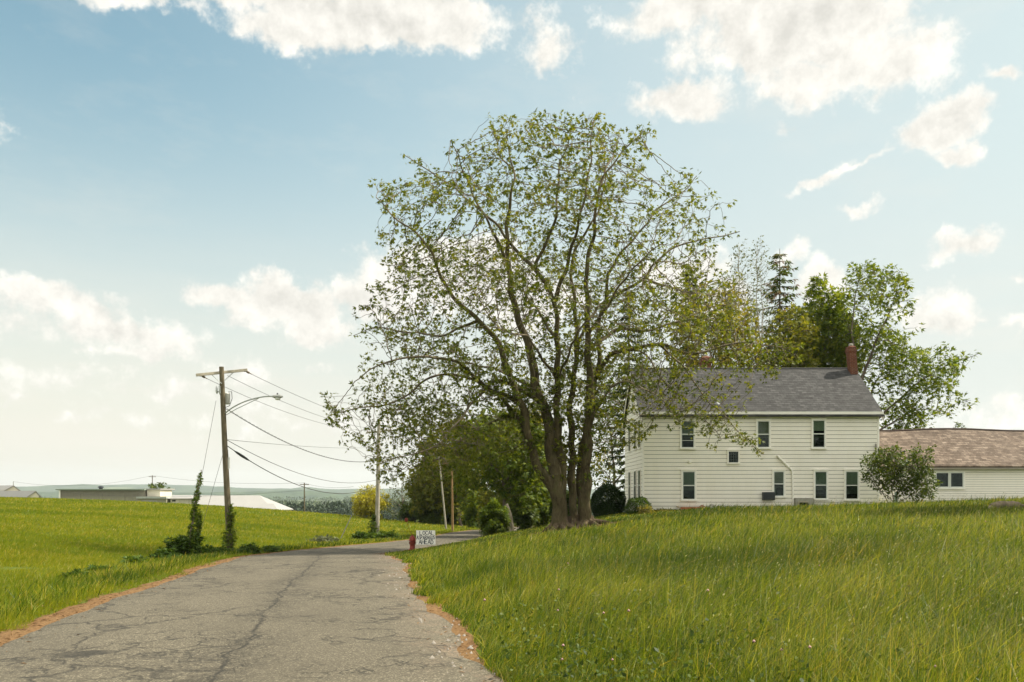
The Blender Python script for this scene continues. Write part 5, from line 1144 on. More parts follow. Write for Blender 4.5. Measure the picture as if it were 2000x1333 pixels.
for (px_, w_, pt_, lb, sd_) in ((1443, 26, 468, 'slim pale poplar with bare wispy top, left one of the two behind the roof', 9), (1478, 26, 462, 'slim pale poplar with bare wispy top, right one of the two behind the roof', 10)):
    broadleaf(lb, (px_+18, 62), [(px_-w_*.7,640),(px_-w_,560),(px_-w_*.5,500),(px_,pt_),(px_+w_*.7,490),(px_+w_,560),(px_+w_,640),(px_+w_*.6,720),(px_-w_*.3,720)], 62,
        limbs=[([(px_+18,800),(px_+10,720),(px_+4,640),(px_,560),(px_,pt_+10)], .20, .02, None, 0), ([(px_+10,720),(px_-8,640),(px_-14,560)], .07, .015, 0, -1), ([(px_+6,680),(px_+16,600),(px_+12,520)], .07, .015, 0, 1)], n_att=700, thick=1.8, leaf='grey', lsize=.17, per=3, step=.34, dk=.45, bark=MBKP, seed=sd_, prob=.35, twig=.3, trop=(0, 0, .35), tip=.012, group=GB)
def spruce(label, px_, D, ptop, pbot, hw, leafm, dead=0., seed=1, name='spruce_tree', group=None, droop=.35, sparse=1., lsz=1.):
    bx = xat(px_, D); bz = G(bx, D); zt_ = zat(ptop, D); zb_ = zat(pbot, D); R0 = hw/F*D; q = np.random.default_rng(seed)
    r = root(name, (bx, D, bz), label, 'tree', group)
    MB().tube([(bx, D, bz-.3), (bx, D, (bz+zt_)/2), (bx, D, zt_)], [.24, .14, .02], 9).build('trunk', MBK, r, smooth=True)
    Bp, Bpar, rad = [], [], []; LP, LA, DP, DA = [], [], [], []
    H = zt_-zb_; nlev = int(H/.52)
    for i in range(nlev):
        f = i/nlev; z = zb_+H*f; Rr = R0*((1-f)**.8*.95+.06)*(1+.3*sin(i*1.9))
        for j in range(5 if f < .85 else 4):
            if q.random() > sparse: continue
            a = j*1.257+i*2.0+q.normal(0, .25); ln = Rr*q.uniform(.65, 1.15); dv = np.array([cos(a), sin(a), 0.]); n = max(3, int(ln/.22)); prev = None
            for k_ in range(n+1):
                u = k_/n; p = np.array([bx, D, z])+dv*ln*u+np.array([0, 0, -droop*ln*u*u+.10*ln*u**4*3])
                Bp.append(p); Bpar.append(-1 if prev is None else prev); prev = len(Bp)-1; rad.append(.03*(1-u)+.008)
                if u > .12:
                    dd = q.random() < dead*(1-f*.4)
                    for _ in range(8):
                        sd__ = np.cross(dv, [0, 0, 1])*q.choice([-1, 1]); A_ = dv*.5+sd__*q.uniform(.3, 1)+np.array([0, 0, -.35])+q.normal(0, .2, 3)
                        (DP if dd else LP).append(p+q.normal(0, .05, 3)); (DA if dd else LA).append(A_)
    Bp = np.array(Bp); V, Q = branch_mesh(Bp, np.array(Bpar), np.array(rad), 3, np.arange(len(Bp))); fast_mesh('branches', V, Q, MBK, r)
    LP, LA = np.array(LP), np.array(LA); V, Q = leaf_mesh(LP, LA, lsz*q.uniform(.30, .62, len(LP)), 'narrow', seed); fast_mesh('crown', V, Q, leafm, r)
    if DP: DP, DA = np.array(DP), np.array(DA); V, Q = leaf_mesh(DP, DA, q.uniform(.2, .4, len(DP)), 'narrow', seed); fast_mesh('dead_needles', V, Q, MDEAD, r)
    return r
MNEED = leaf_mat('dark_spruce_needles', [(.018, .034, .010), (.040, .062, .016), (.075, .10, .026)], .2); MDEAD = leaf_mat('dead_brown_needles', [(.13, .075, .03), (.22, .14, .06), (.30, .20, .10)], .25, tcol=(1.1, 1, .8))
spruce('tall narrow spruce with dead brown twigs behind the middle of the roof', 1523, 66, 486, 860, 100, LM['dark'], dead=.6, seed=2, group=GB, sparse=.85)
spruce('dark spruce behind the leftmost part of the house roof', 1345, 64, 505, 900, 62, MNEED, dead=.15, seed=3, group=GB, sparse=.7)
spruce('dark spruce between the big tree and the left gable', 1228, 70, 560, 960, 62, MNEED, dead=.1, seed=4, group=GB, sparse=.7)
spruce('second spruce right of the leftmost chimney behind the roof', 1418, 68, 560, 880, 48, MNEED, dead=.25, seed=6, group=GB, sparse=.75)
# small tree tops that show above the wing roof
broadleaf('small round treetop just showing above the wing roof', (1850, 66), ring_poly(1848, 850, 34, 22, seed=3), 66, n_att=260, thick=2, leaf='dark', lsize=.26, per=6, step=.42, dk=.55, trunk_r=.12, seed=8, kind='maple', group=GB)

# ------------------------------------------------------------------ tree belt on the left behind the road
GBT = 'trees along the far road'
broadleaf('rounded yellow willow at the left end of the tree belt', (731, 108), [(694,1000),(693,975),(700,957),(720,948),(742,951),(757,965),(762,985),(757,1008),(735,1016),(708,1013)], 108, n_att=1000, thick=2.6, leaf='yellow', lsize=.40, per=12, step=.38, dk=.45, trunk_r=.10, nstem=3, fork=.15, seed=12, kind='narrow', prob=.9, group=GBT, twig=.5)
broadleaf('hazy grey-green tree with visible dark limbs right of the yellow willow', (782, 135), [(752,1000),(750,965),(765,935),(790,925),(815,940),(825,975),(815,1012),(770,1012)], 135, n_att=520, thick=4, leaf='grey', lsize=.30, per=5, step=.6, dk=.7, trunk_r=.20, seed=13, prob=.7, group=GBT)
spruce('dark shadowy conifer at the start of the tree belt', 838, 122, 880, 1030, 34, MNEED, seed=21, group=GBT, lsz=1.4)
spruce('dark shadowy conifer behind the grey far pole', 868, 128, 862, 1030, 40, MNEED, seed=22, group=GBT, lsz=1.4)
broadleaf('dense dark tree behind the grey and orange poles', (880, 124), [(812,1026),(806,985),(812,940),(832,900),(868,880),(912,888),(930,935),(934,1030),(870,1040)], 124, n_att=1900, thick=5, leaf='mid', lsize=.46, per=9, step=.6, dk=.6, trunk_r=.25, seed=14, kind='maple', prob=.9, group=GBT)
broadleaf('light green maple sapling just right of the orange pole', (905, 104), [(882,1020),(884,990),(898,972),(915,985),(926,1010),(920,1034),(892,1036)], 104, n_att=320, thick=2, leaf='lime', lsize=.28, per=6, step=.4, dk=.5, trunk_r=.08, seed=15, kind='maple', prob=.8, group=GBT)
broadleaf('broad green tree whose dark trunk shows left of the big maple', (985, 66), [(905,990),(885,940),(880,880),(905,830),(960,800),(1020,810),(1065,850),(1075,920),(1060,985),(1020,1000),(985,975),(950,960),(930,985)], 66,
    limbs=[([(985,1010),(984,960),(980,920),(975,880),(965,840)], .26, .05, None, 0), ([(984,950),(1005,915),(1030,890),(1050,870)], .12, .03, 0, 1.5), ([(982,930),(955,905),(925,890),(900,885)], .10, .03, 0, -1.5), ([(978,900),(1000,860),(1010,830)], .10, .03, 0, -2)], n_att=2300, thick=5, leaf='mid', lsize=.30, per=8, step=.42, dk=.55, seed=16, kind='maple', prob=.8, group=GBT)
broadleaf('olive tree filling the gap behind the stems of the big maple', (1048, 84), [(1000,1030),(1000,960),(1015,900),(1050,870),(1090,900),(1100,960),(1095,1025),(1050,1040)], 84, n_att=1300, thick=4, leaf='olive', lsize=.34, per=8, step=.5, dk=.6, trunk_r=.18, seed=17, prob=.9, group=GBT)
broadleaf('yellowish bushy tree above the dark hedge left of the house', (1192, 72), [(1150,950),(1155,905),(1180,880),(1215,885),(1225,930),(1222,975),(1160,980)], 72, n_att=520, thick=2.5, leaf='olive', lsize=.22, per=5, step=.42, dk=.55, trunk_r=.12, seed=18, prob=.7, group=GBT)
broadleaf('tall dark tree behind the left gable of the house', (1205, 84), [(1130,960),(1120,860),(1140,760),(1180,700),(1220,720),(1240,800),(1240,960)], 84, n_att=1100, thick=4, leaf='dark', lsize=.30, per=5, step=.5, dk=.65, trunk_r=.24, seed=19, prob=.7, group=GBT)
broadleaf('green tree closing the view where the far road disappears', (945, 128), [(895,1030),(900,980),(920,950),(960,945),(1000,960),(1010,1030),(950,1040)], 128, n_att=600, thick=4, leaf='mid', lsize=.38, per=6, step=.6, dk=.65, trunk_r=.18, seed=20, kind='maple', prob=.8, group=GBT)
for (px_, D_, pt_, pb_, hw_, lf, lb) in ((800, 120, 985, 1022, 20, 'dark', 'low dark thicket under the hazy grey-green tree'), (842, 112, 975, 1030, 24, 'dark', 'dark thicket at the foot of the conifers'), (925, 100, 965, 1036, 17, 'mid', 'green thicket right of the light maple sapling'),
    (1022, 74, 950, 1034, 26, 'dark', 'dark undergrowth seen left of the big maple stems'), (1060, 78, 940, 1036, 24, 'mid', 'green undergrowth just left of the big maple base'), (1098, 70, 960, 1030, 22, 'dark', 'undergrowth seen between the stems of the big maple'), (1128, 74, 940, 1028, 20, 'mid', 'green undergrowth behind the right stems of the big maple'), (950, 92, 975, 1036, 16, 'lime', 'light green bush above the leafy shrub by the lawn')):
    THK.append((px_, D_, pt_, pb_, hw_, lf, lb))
broadleaf('tall sunlit green tree rising over the far poles, under the maple canopy', (900, 112), [(800,1000),(795,930),(820,880),(850,840),(900,820),(950,835),(975,890),(975,1000)], 112, n_att=1900, thick=5, leaf='lime', lsize=.46, per=7, step=.6, dk=.6, trunk_r=.25, seed=41, kind='maple', prob=.9, hcut=-.12, group=GBT)
broadleaf('tall yellow-green tree filling the view behind the leaning left stem of the maple', (1020, 80), [(940,990),(930,900),(950,840),(1000,790),(1060,800),(1100,860),(1105,990)], 80, n_att=1700, thick=4, leaf='lime', lsize=.36, per=7, step=.5, dk=.6, trunk_r=.22, seed=42, kind='maple', prob=.9, hcut=-.2, group=GBT)
# pale leaning trunk stub beside the shrub
tq = PX(999, 1030, 60); mb = MB().tube([tq-Vector((0, 0, .5)), tq, PX(996, 1005, 60), PX(990, 985, 60.4)], [.24, .20, .15, .10], 10)
o = mb.build('tree_trunk', bark_mat('pale_old_bark', (.12, .10, .07), (.26, .22, .165), 5), smooth=True); set_origin(o, (tq.x, tq.y, G(tq.x, tq.y))); tag(o, 'short pale leaning trunk right of the leafy shrub by the lawn', 'tree trunk')
# small tree by the far barns
broadleaf('small dark tree behind the flat-roofed cream shed', (312, 214), ring_poly(309, 955, 19, 10, seed=8), 214, n_att=150, thick=2.5, leaf='dark', lsize=.6, per=7, step=.8, dk=.8, trunk_r=.2, seed=23, kind='maple')
# tree standing out of view to the right: it throws the shade across the right of the meadow
broadleaf('leafy tree standing beyond the right edge of the picture', (1000+25.5/28*F, 28), [(1000+F*(24+a)/28, b) for a, b in ((-4.2,700),(-4.6,520),(-2.5,330),(1,280),(5,350),(7,520),(6,720),(2,800),(-2,800))], 28, n_att=1400, thick=4.2, leaf='mid', lsize=.30, per=8, step=.45, dk=.5, trunk_r=.3, seed=24, kind='maple', prob=.9)

# ------------------------------------------------------------------ shrubs, hedge, vines
def bush(name, label, px_, D, ptop, pbot, hw, leafm, n=2500, ls=.12, kind='oval', seed=1, stems=10, shell=.55, thick=None, stem_r=.018, cat='shrub', lumps=.22, group=None):
    bx = xat(px_, D); zb_ = G(bx, D); zt_ = zat(ptop, D); zl_ = min(zb_+.05, zat(pbot, D)); R0 = hw/F*D; T = thick or R0; q = np.random.default_rng(seed)
    r = root(name, (bx, D, zb_), label, cat, group); cz_ = (zt_+zl_)/2; H = (zt_-zl_)/2
    v = q.normal(0, 1, (n, 3)); v /= np.linalg.norm(v, axis=1)[:, None]
    lump = 1+lumps*np.sin(v[:, 0]*5+seed)*np.cos(v[:, 2]*6+seed*2)+lumps*.6*np.sin(v[:, 1]*9+v[:, 2]*7+seed)
    rad = (shell+(1-shell)*q.random(n)**.6)*lump; p = np.c_[bx+v[:, 0]*R0*rad, D+v[:, 1]*T*rad, cz_+v[:, 2]*H*rad*np.clip(1.05-.0*v[:, 2], .8, 1.1)]
    p[:, 2] = np.maximum(p[:, 2], zb_+.02); A_ = v+q.normal(0, .7, (n, 3)); V, Q = leaf_mesh(p, A_, ls*(.6+.8*q.random(n)), kind, seed); fast_mesh('foliage', V, Q, leafm, r)
    mb = MB()
    for i in range(stems):
        a = q.uniform(0, 2*pi); rr2 = q.uniform(.3, .85); e = Vector((bx+cos(a)*R0*rr2, D+sin(a)*T*rr2, cz_+H*q.uniform(-.2, .75))); b = Vector((bx+cos(a)*R0*.18, D+sin(a)*T*.18, zb_-.1))
        mb.tube([b, b.lerp(e, .5)+Vector((q.normal(0, .05), q.normal(0, .05), .08)), e], [stem_r, stem_r*.7, stem_r*.3], 5, cap=False)
    if stems: mb.build('stems', MBK, r, smooth=True)['kind'] = 'stuff'
    return r
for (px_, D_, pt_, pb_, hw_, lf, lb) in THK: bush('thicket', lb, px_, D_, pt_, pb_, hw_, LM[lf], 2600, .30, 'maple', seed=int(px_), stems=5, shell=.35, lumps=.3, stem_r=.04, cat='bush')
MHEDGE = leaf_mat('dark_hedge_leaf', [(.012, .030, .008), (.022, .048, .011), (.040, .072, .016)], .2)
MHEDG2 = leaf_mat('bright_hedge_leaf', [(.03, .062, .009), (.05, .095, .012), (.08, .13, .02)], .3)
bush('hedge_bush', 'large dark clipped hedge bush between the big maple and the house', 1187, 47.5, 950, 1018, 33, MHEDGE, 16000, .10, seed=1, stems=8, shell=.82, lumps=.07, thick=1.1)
bush('hedge_bush', 'small rounded green bush at the left corner of the house', 1246, 43.6, 973, 1014, 25, MHEDG2, 8000, .07, seed=2, stems=8, shell=.78, lumps=.08)
bush('garden_plant', 'loose light garden plant at the foot of the small rounded bush', 1262, 42.6, 988, 1018, 16, LM['olive'], 900, .09, seed=3, stems=14, shell=.3, cat='plant')
bush('garden_plant', 'low reddish-green weeds along the house wall, left of the leaning plank', 1296, 43.6, 994, 1010, 20, LM['olive'], 700, .08, seed=4, stems=8, shell=.3, cat='plant')
bush('leafy_shrub', 'bright leafy shrub on the lawn edge beside the far road', 966, 56, 985, 1036, 27, LM['mid'], 6500, .16, 'maple', seed=5, stems=8, shell=.55)
broadleaf('lilac-like shrub with bare dark stems standing in front of the wing', (1748, 41.5), [(1682,915),(1690,895),(1712,885),(1730,873),(1752,874),(1768,900),(1786,876),(1808,872),(1815,900),(1812,930),(1824,940),(1812,975),(1770,978),(1740,950),(1725,968),(1705,945),(1690,935)], 41.5,
    limbs=[([(1730,975),(1715,950),(1705,925)], .035, .012, None, .3), ([(1745,975),(1740,940),(1735,905)], .035, .012, None, -.5), ([(1752,975),(1765,940),(1790,900)], .04, .012, None, .4), ([(1760,980),(1800,950),(1800,910)], .03, .012, None, -.3), ([(1742,975),(1722,955),(1712,935)], .03, .012, None, .8)], n_att=1500, thick=1.3, leaf='dark', lsize=.12, per=9, holes=.7, hcut=-.10, step=.16, dk=.22, tip=.006, seed=31, twig=.2, prob=.7, name='lilac_shrub', cat='shrub', trunk_r=.04)
p = PX(1750.5, 0, 43.0); zq = G(p.x, 43); o = MB().span(p.x-.07, p.x+.07, 42.95, 43.05, zq-.2, zat(962, 43)).build('garden_post', simple('pale_green_painted_post', (.30, .40, .34), .6)); set_origin(o, (p.x, 43, zq)); tag(o, 'short pale green post inside the stems of the lilac-like shrub', 'post')
# vine column on the guy wire
MVINE = leaf_mat('climbing_vine_leaf', [(.035, .065, .008), (.065, .11, .012), (.10, .15, .018), (.16, .20, .03)], .42)
def vine(name, label, line, n, ls, seed, spread=1., stem=True):
    q = np.random.default_rng(seed); pts = [l[0] for l in line]; rad = [l[1] for l in line]; r = root(name, tuple(pts[0]), label, 'vine')
    Pp = np.array([tuple(p) for p in pts]); seg = np.linalg.norm(np.diff(Pp, axis=0), axis=1); s = np.r_[0, np.cumsum(seg)]; wgt = q.random(n*3)*s[-1]; rr2 = np.interp(wgt, s, rad); kp = q.random(n*3) < rr2/max(rad); wgt = wgt[kp][:n]
    c0 = np.c_[[np.interp(wgt, s, Pp[:, i]) for i in range(3)]].T; rr2 = np.interp(wgt, s, rad)*(1+.5*np.sin(wgt*4.1+seed)*np.sin(wgt*9.7)); m_ = len(wgt); v = q.normal(0, 1, (m_, 3)); v /= np.linalg.norm(v, axis=1)[:, None]
    p = c0+v*(rr2*(.35+.75*q.random(m_)))[:, None]; V, Q = leaf_mesh(p, v+[0, 0, -.5]+q.normal(0, .4, (m_, 3)), ls*(.6+.7*q.random(m_)), 'maple', seed); fast_mesh('foliage', V, Q, MVINE, r)
    if stem:
        mb = MB()
        for k_ in range(4): mb.tube([p0+Vector((sin(i*1.7+k_)*.4*rd, cos(i*1.3+k_*2)*.4*rd, 0)) for i, (p0, rd) in enumerate(line)], [max(.006, .025*(1-i/len(line))) for i in range(len(line))], 5, cap=False)
        mb.build('stems', MBK, r, smooth=True)['kind'] = 'stuff'
    return r
DV = 31.0
vb = PX(366, 1095, DV); vb.z = G(vb.x, DV)
vine('climbing_vine', 'tall pointed column of vine climbing the outer guy wire', [(vb, .26), (PX(369, 1075, DV), .13), (PX(373, 1040, DV+.3), .12), (PX(377, 1020, DV+.5), .07), (PX(378, 1005, DV+.6), .10), (PX(381, 985, DV+.9), .08), (PX(384, 968, DV+1.1), .08), (PX(386, 955, DV+1.2), .04), (PX(390, 940, DV+1.5), .045), (PX(394, 918, DV+1.8), .015)], 620, .13, 2)
vine('climbing_vine', 'thin vine arm hanging on the inner guy wire beside the tall column', [(PX(381, 1075, DV+.8), .05), (PX(386, 1040, DV+1.0), .07), (PX(389, 1015, DV+1.2), .09), (PX(386, 1000, DV+1.3), .09)], 420, .12, 3)
pv1 = Vector(pb); vine('climbing_vine', 'ragged vine clinging to the lower third of the power pole', [(pv1+Vector((0, -.05, .1)), .10), (on_pole(1060)+Vector((0, -.05, 0)), .26), (on_pole(1035)+Vector((.05, -.05, 0)), .22), (on_pole(1010)+Vector((.1, -.05, 0)), .13), (on_pole(985)+Vector((.12, -.05, 0)), .07)], 700, .13, 4)
v2 = Vector(b2); vine('climbing_vine', 'dark vine on the left side of the pale silvery pole', [(v2+Vector((-.3, -.1, .1)), .35), (v2+Vector((-.28, -.1, 1.0)), .28), (v2+Vector((-.22, 0, 1.9)), .12)], 600, .16, 5)
WEED = leaf_mat('dark_verge_weeds', [(.018, .040, .006), (.035, .070, .009), (.06, .105, .013), (.10, .15, .02)], .32)
for (px_, D_, pt_, pb_, hw_, n_, lb) in ((350, 31.0, 1054, 1099, 23, 2000, 'rounded dark bramble at the foot of the vine column'), (402, 32.2, 1070, 1093, 18, 800, 'low dark weeds between the vine column and the power pole'), (384, 31.6, 1040, 1075, 6, 300, 'upright dark shoot beside the vine column'),
    (322, 28.8, 1074, 1106, 22, 1300, 'small clump of weeds left of the bramble'), (486, 34.4, 1066, 1086, 20, 1000, 'dark weed clump at the road edge right of the power pole'), (190, 20.5, 1112, 1148, 20, 1200, 'dark weed clump on the verge, second from the left'), (143, 19.0, 1124, 1156, 16, 800, 'dark weed clump on the verge, nearest the left edge'),
    (262, 24.0, 1092, 1122, 18, 900, 'small dark weed clump on the verge, halfway to the bramble'), (432, 33.0, 1072, 1092, 15, 600, 'green weeds just left of the power pole foot'), (530, 37.0, 1068, 1080, 18, 500, 'lower green weeds further right along the bend, past the dark road-edge clump'), (714, 57, 1042, 1060, 24, 1300, 'leafy weeds left of the pale silvery pole'), (756, 58, 1040, 1058, 22, 1200, 'leafy weeds right of the pale silvery pole'), (634, 50, 1050, 1067, 28, 1100, 'whitish flowering weeds on the field side of the bend')):
    bush('weed_clump', lb, px_, D_, pt_, pb_, hw_, WEED if 'whitish' not in lb else LM['grey'], n_, .12 if D_ < 40 else .17, 'maple', seed=int(px_), stems=0, shell=.25, cat='weeds', lumps=.35, thick=max(.5, hw_/F*D_*.7), group='weed clumps on the left verge')
# ------------------------------------------------------------------ far woods
def woods(D0, D1, px0, px1, n, h, seed, m_, cards=46, cs=1.6):
    q = np.random.default_rng(seed); P_, A_, S_ = [], [], []
    D_ = q.uniform(D0, D1, n); px_ = q.uniform(px0, px1, n)
    X = (px_-HX)/F*D_; Zg = gz(X, D_); Hh = h*q.uniform(.6, 1.25, n); v = q.normal(0, 1, (n, cards, 3)); v /= np.linalg.norm(v, axis=2)[..., None]
    p = np.stack([X[:, None]+v[..., 0]*Hh[:, None]*.42, D_[:, None]+v[..., 1]*Hh[:, None]*.42, Zg[:, None]+Hh[:, None]*(.55+.45*v[..., 2])], -1).reshape(-1, 3)
    V, Q = leaf_mesh(p, (v+q.normal(0, .4, v.shape)).reshape(-1, 3), np.repeat(Hh, cards)*cs/9*q.uniform(.7, 1.3, n*cards), 'oval', seed)
    return tag(fast_mesh('far_woods', V, Q, m_), kind='stuff')
MW1 = leaf_mat('far_dark_conifers', [(.010, .024, .012), (.020, .038, .016), (.034, .055, .02)], .1, sc=.02); MW2 = leaf_mat('far_mixed_woods', [(.020, .042, .014), (.040, .068, .020), (.07, .10, .03)], .15, sc=.01)
woods(560, 700, 470, 1350, 520, 10, 1, MW1, cs=2.2)
woods(1100, 1700, 300, 1400, 900, 13, 2, MW2, cs=2.4, cards=30)
woods(2300, 3400, 0, 1500, 1100, 18, 3, MW2, cs=2.6, cards=22)
# ------------------------------------------------------------------ grass
def blades(x, y, z, h, w, lean, az_, levels=3, curl=.5):
    """tapering curved blades; lean = horizontal reach as a share of the height"""
    n = len(x); t_ = np.linspace(0, 1, levels); dxy = np.c_[np.cos(az_), np.sin(az_)]; fa = np.random.default_rng(n).uniform(0, 2*pi, n); wv = np.c_[np.cos(fa), np.sin(fa)]
    V = np.zeros((n, levels, 2, 3))
    for i, f in enumerate(t_):
        reach = (lean*h*(f*(1-curl)+curl*f*f))[:, None]; wd = (w*(1-f**1.6*.92)/2)[:, None]
        c = np.c_[x, y]+dxy*reach; zz = z+h*(f-.18*lean*f*f)
        V[:, i, 0, :2] = c-wv*wd; V[:, i, 1, :2] = c+wv*wd; V[:, i, :, 2] = zz[:, None]
    base = np.arange(n)[:, None]*levels*2; q = []
    for i in range(levels-1): q.append(np.stack([base[:, 0]+2*i, base[:, 0]+2*i+1, base[:, 0]+2*i+3, base[:, 0]+2*i+2], -1))
    return V.reshape(-1, 3), np.stack(q, 1).reshape(-1, 4)
def scatter(n, D0, D1, a0, a1, seed, power=1.):
    """ground points spread evenly as seen from the road: density falls with distance"""
    q = np.random.default_rng(seed); u = q.random(n); D = (D0**(1-power)+(D1**(1-power)-D0**(1-power))*u)**(1/(1-power)) if power != 1 else D0*(D1/D0)**u
    k_ = q.uniform(a0, a1, n); return k_*D, D
def grass_mat(name, cols, dry, seedy=.0, dark=(.022, .052, .004), trans=.48, pscale=.55):
    m, t, out = new_mat(name); geo = t.new('ShaderNodeNewGeometry'); g = geo.outputs['Position']; rnd = geo.outputs['Random Per Island']
    patch = t.noise(g, pscale, 4, .6); patch2 = t.noise(t.vmath('ADD', g, (40, 11, 0)), .11, 3)
    f = t.math('ADD', t.math('MULTIPLY', rnd, .78), t.math('MULTIPLY', t.mr(patch, .3, .7), .22))
    c = t.ramp(f, [(i/(len(cols)-1)*.84+.08, q) for i, q in enumerate(cols)])
    c = t.mix(t.math('MULTIPLY', t.mr(patch2, .47, .60), .60), c, dark)
    dr = t.math('GREATER_THAN', t.math('ADD', t.math('FRACT', t.math('MULTIPLY', rnd, 7.31)), t.math('MULTIPLY', t.math('SUBTRACT', patch, .5), .5)), 1-seedy)
    c = t.mix(dr, c, dry)
    p = t.new('ShaderNodeBsdfPrincipled'); t.put(p.inputs['Base Color'], c); t.put(p.inputs['Roughness'], .5); t.put(p.inputs['Specular IOR Level'], .25)
    tr = t.new('ShaderNodeBsdfTranslucent'); t.put(tr.inputs[0], t.mix(1., c, (1.8, 1.45, .4), 'MULTIPLY')); mx = t.new('ShaderNodeMixShader'); mx.inputs[0].default_value = trans
    t.l.new(p.outputs[0], mx.inputs[1]); t.l.new(tr.outputs[0], mx.inputs[2]); t.l.new(mx.outputs[0], out.inputs[0]); return m
MG1 = grass_mat('tall_meadow_grass', [(.014, .038, .002), (.052, .104, .004), (.130, .182, .009), (.33, .345, .07)], (.30, .26, .07), .07)
MG2 = grass_mat('hay_field_grass', [(.090, .140, .008), (.140, .185, .010), (.190, .220, .014), (.240, .250, .030)], (.34, .30, .09), .06, dark=(.085, .145, .008), pscale=.12)
MSEED = simple('pale_grass_seed_heads', (.19, .185, .065), .8, .1, var=.3, scale=9)
house_x0, house_x1 = hx0-.1, 38.2
def keep_off(x, y, margin_r=-.08, margin_l=.0):
    D, I, side = road_info(x, y); rag = vnoise(x, y, .5, 41)*.45+vnoise(x, y, 1.7, 42)*.4
    lim = np.where(side > 0, HW+margin_r+.10+rag, HW+margin_l+.25+rag)
    ok = D > lim
    ok &= ~((x > house_x0-.02) & (x < house_x1) & (y > HYF+.02+(x > hx1)*1.3) & (y < HYB+.3))
    for sx_1, rr1 in ((1094, .50), (1121, .36), (1146, .48)):
        ok &= np.hypot(x-xat(sx_1, DT), y-DT) > rr1
    # bare soil under the big maple
    soil = np.hypot((x-xat(1108, DT))/2.5, (y-DT+.5)/1.5); ok &= (soil > 1+vnoise(x, y, .6, 44)*.8) | (np.random.default_rng(len(x)).random(len(x)) < .06)
    return ok, D, side
def lawnness(x, y):
    """1 on the mown strip round the maple and the sign, 0 in the tall meadow"""
    s = (y-23.5-(x+3.5)*1.25)/4+vnoise(x, y, 3, 45)*.5; s = np.clip(s, 0, 1); s = np.where(x > 9.5, np.clip(s-(x-9.5)*.35, 0, 1), s); return s*s*(3-2*s)
def wind(n, q, mean=.9, spread=.9): return q.normal(mean, spread, n)
bare = []
def right_meadow(n, D0, D1, a0, a1, seed, wpx, levels, name, hscale=1.):
    q = np.random.default_rng(seed); x, y = scatter(n, D0, D1, a0, a1, seed, 1.35); _, _, s0 = road_info(x, y); ok, D, side = keep_off(x, y); ok &= side > 0
    clump = vnoise(x, y, .55, 46)+vnoise(x, y, 1.6, 47); ok &= q.random(n) < .85+clump*.3
    x, y, D = x[ok], y[ok], D[ok]; n = len(x); z = gz(x, y); lw = lawnness(x, y); edge_ = np.clip((D-HW-.2)/1.2, 0, 1)
    hh = ((.38-.12*np.clip((y-35)/6, 0, 1))+.07*vnoise(x, y, 2.4, 48)+.08*vnoise(x, y, .8, 49)+.11*q.normal(0, 1, n))*(1-lw)*(.45+.55*edge_)+lw*(.085+.03*q.normal(0, 1, n)); hh = np.clip(hh*hscale, .05, .85)
    dist = np.hypot(x, y); w = np.maximum(.006, wpx*dist/800)*(.7+.6*q.random(n))
    ar = q.random(n) < .14; w = np.where(ar, w*1.7, w); le = np.where(ar, q.uniform(.8, 1.5, n), np.abs(q.normal(.55, .35, n))); V, Q = blades(x, y, z-.02, hh, w, le, wind(n, q, .1, .9), levels, curl=.75)
    o = fast_mesh('grass', V, Q, MG1); tag(o, kind='stuff'); return o
right_meadow(280000, 4.2, 18, -.30, .78, 101, .42, 4, 'near')
right_meadow(260000, 12.5, 33, -.16, .80, 102, .6, 3, 'middle')
right_meadow(210000, 26, 62, -.16, .86, 103, .8, 3, 'far')
# a little grass outside the frame, so that a step to the side still finds a meadow
right_meadow(30000, 3.0, 30, .78, 1.3, 104, 1.1, 3, 'off right')
# flowering stalks standing above the meadow, with pale seed heads
q = np.random.default_rng(55); x, y = scatter(9000, 5, 45, -.15, .80, 56, 1.25); ok, D, side = keep_off(x, y, .5); lw = lawnness(x, y); ok &= (side > 0) & (lw < .5) & (D > HW+.8)
ok &= (vnoise(x, y, 5, 50)+.5 > q.random(len(x))*.8); x, y = x[ok], y[ok]; n = len(x); z = gz(x, y); h = q.uniform(.42, .82, n); az1 = wind(n, q, .15, .45); ln_ = q.uniform(.25, .65, n); dist = np.hypot(x, y)
V, Q = blades(x, y, z, h, np.maximum(.0025, .2*dist/800), ln_, az1, 3)
tipx = x+np.cos(az1)*ln_*h; tipy = y+np.sin(az1)*ln_*h; tipz = z+h*(1-.18*ln_)
A_ = np.c_[np.cos(az1)*ln_*1.6, np.sin(az1)*ln_*1.6, np.full(n, .6)]; V2_, Q2_ = leaf_mesh(np.c_[tipx, tipy, tipz]-A_*.03, A_, q.uniform(.03, .06, n)*np.clip(dist/16, .8, 1.25), 'narrow', 9, roll=2)
o = fast_mesh('seed_stalks', np.vstack([V, V2_]), np.vstack([Q, Q2_+len(V)]), MSEED); tag(o, kind='stuff')
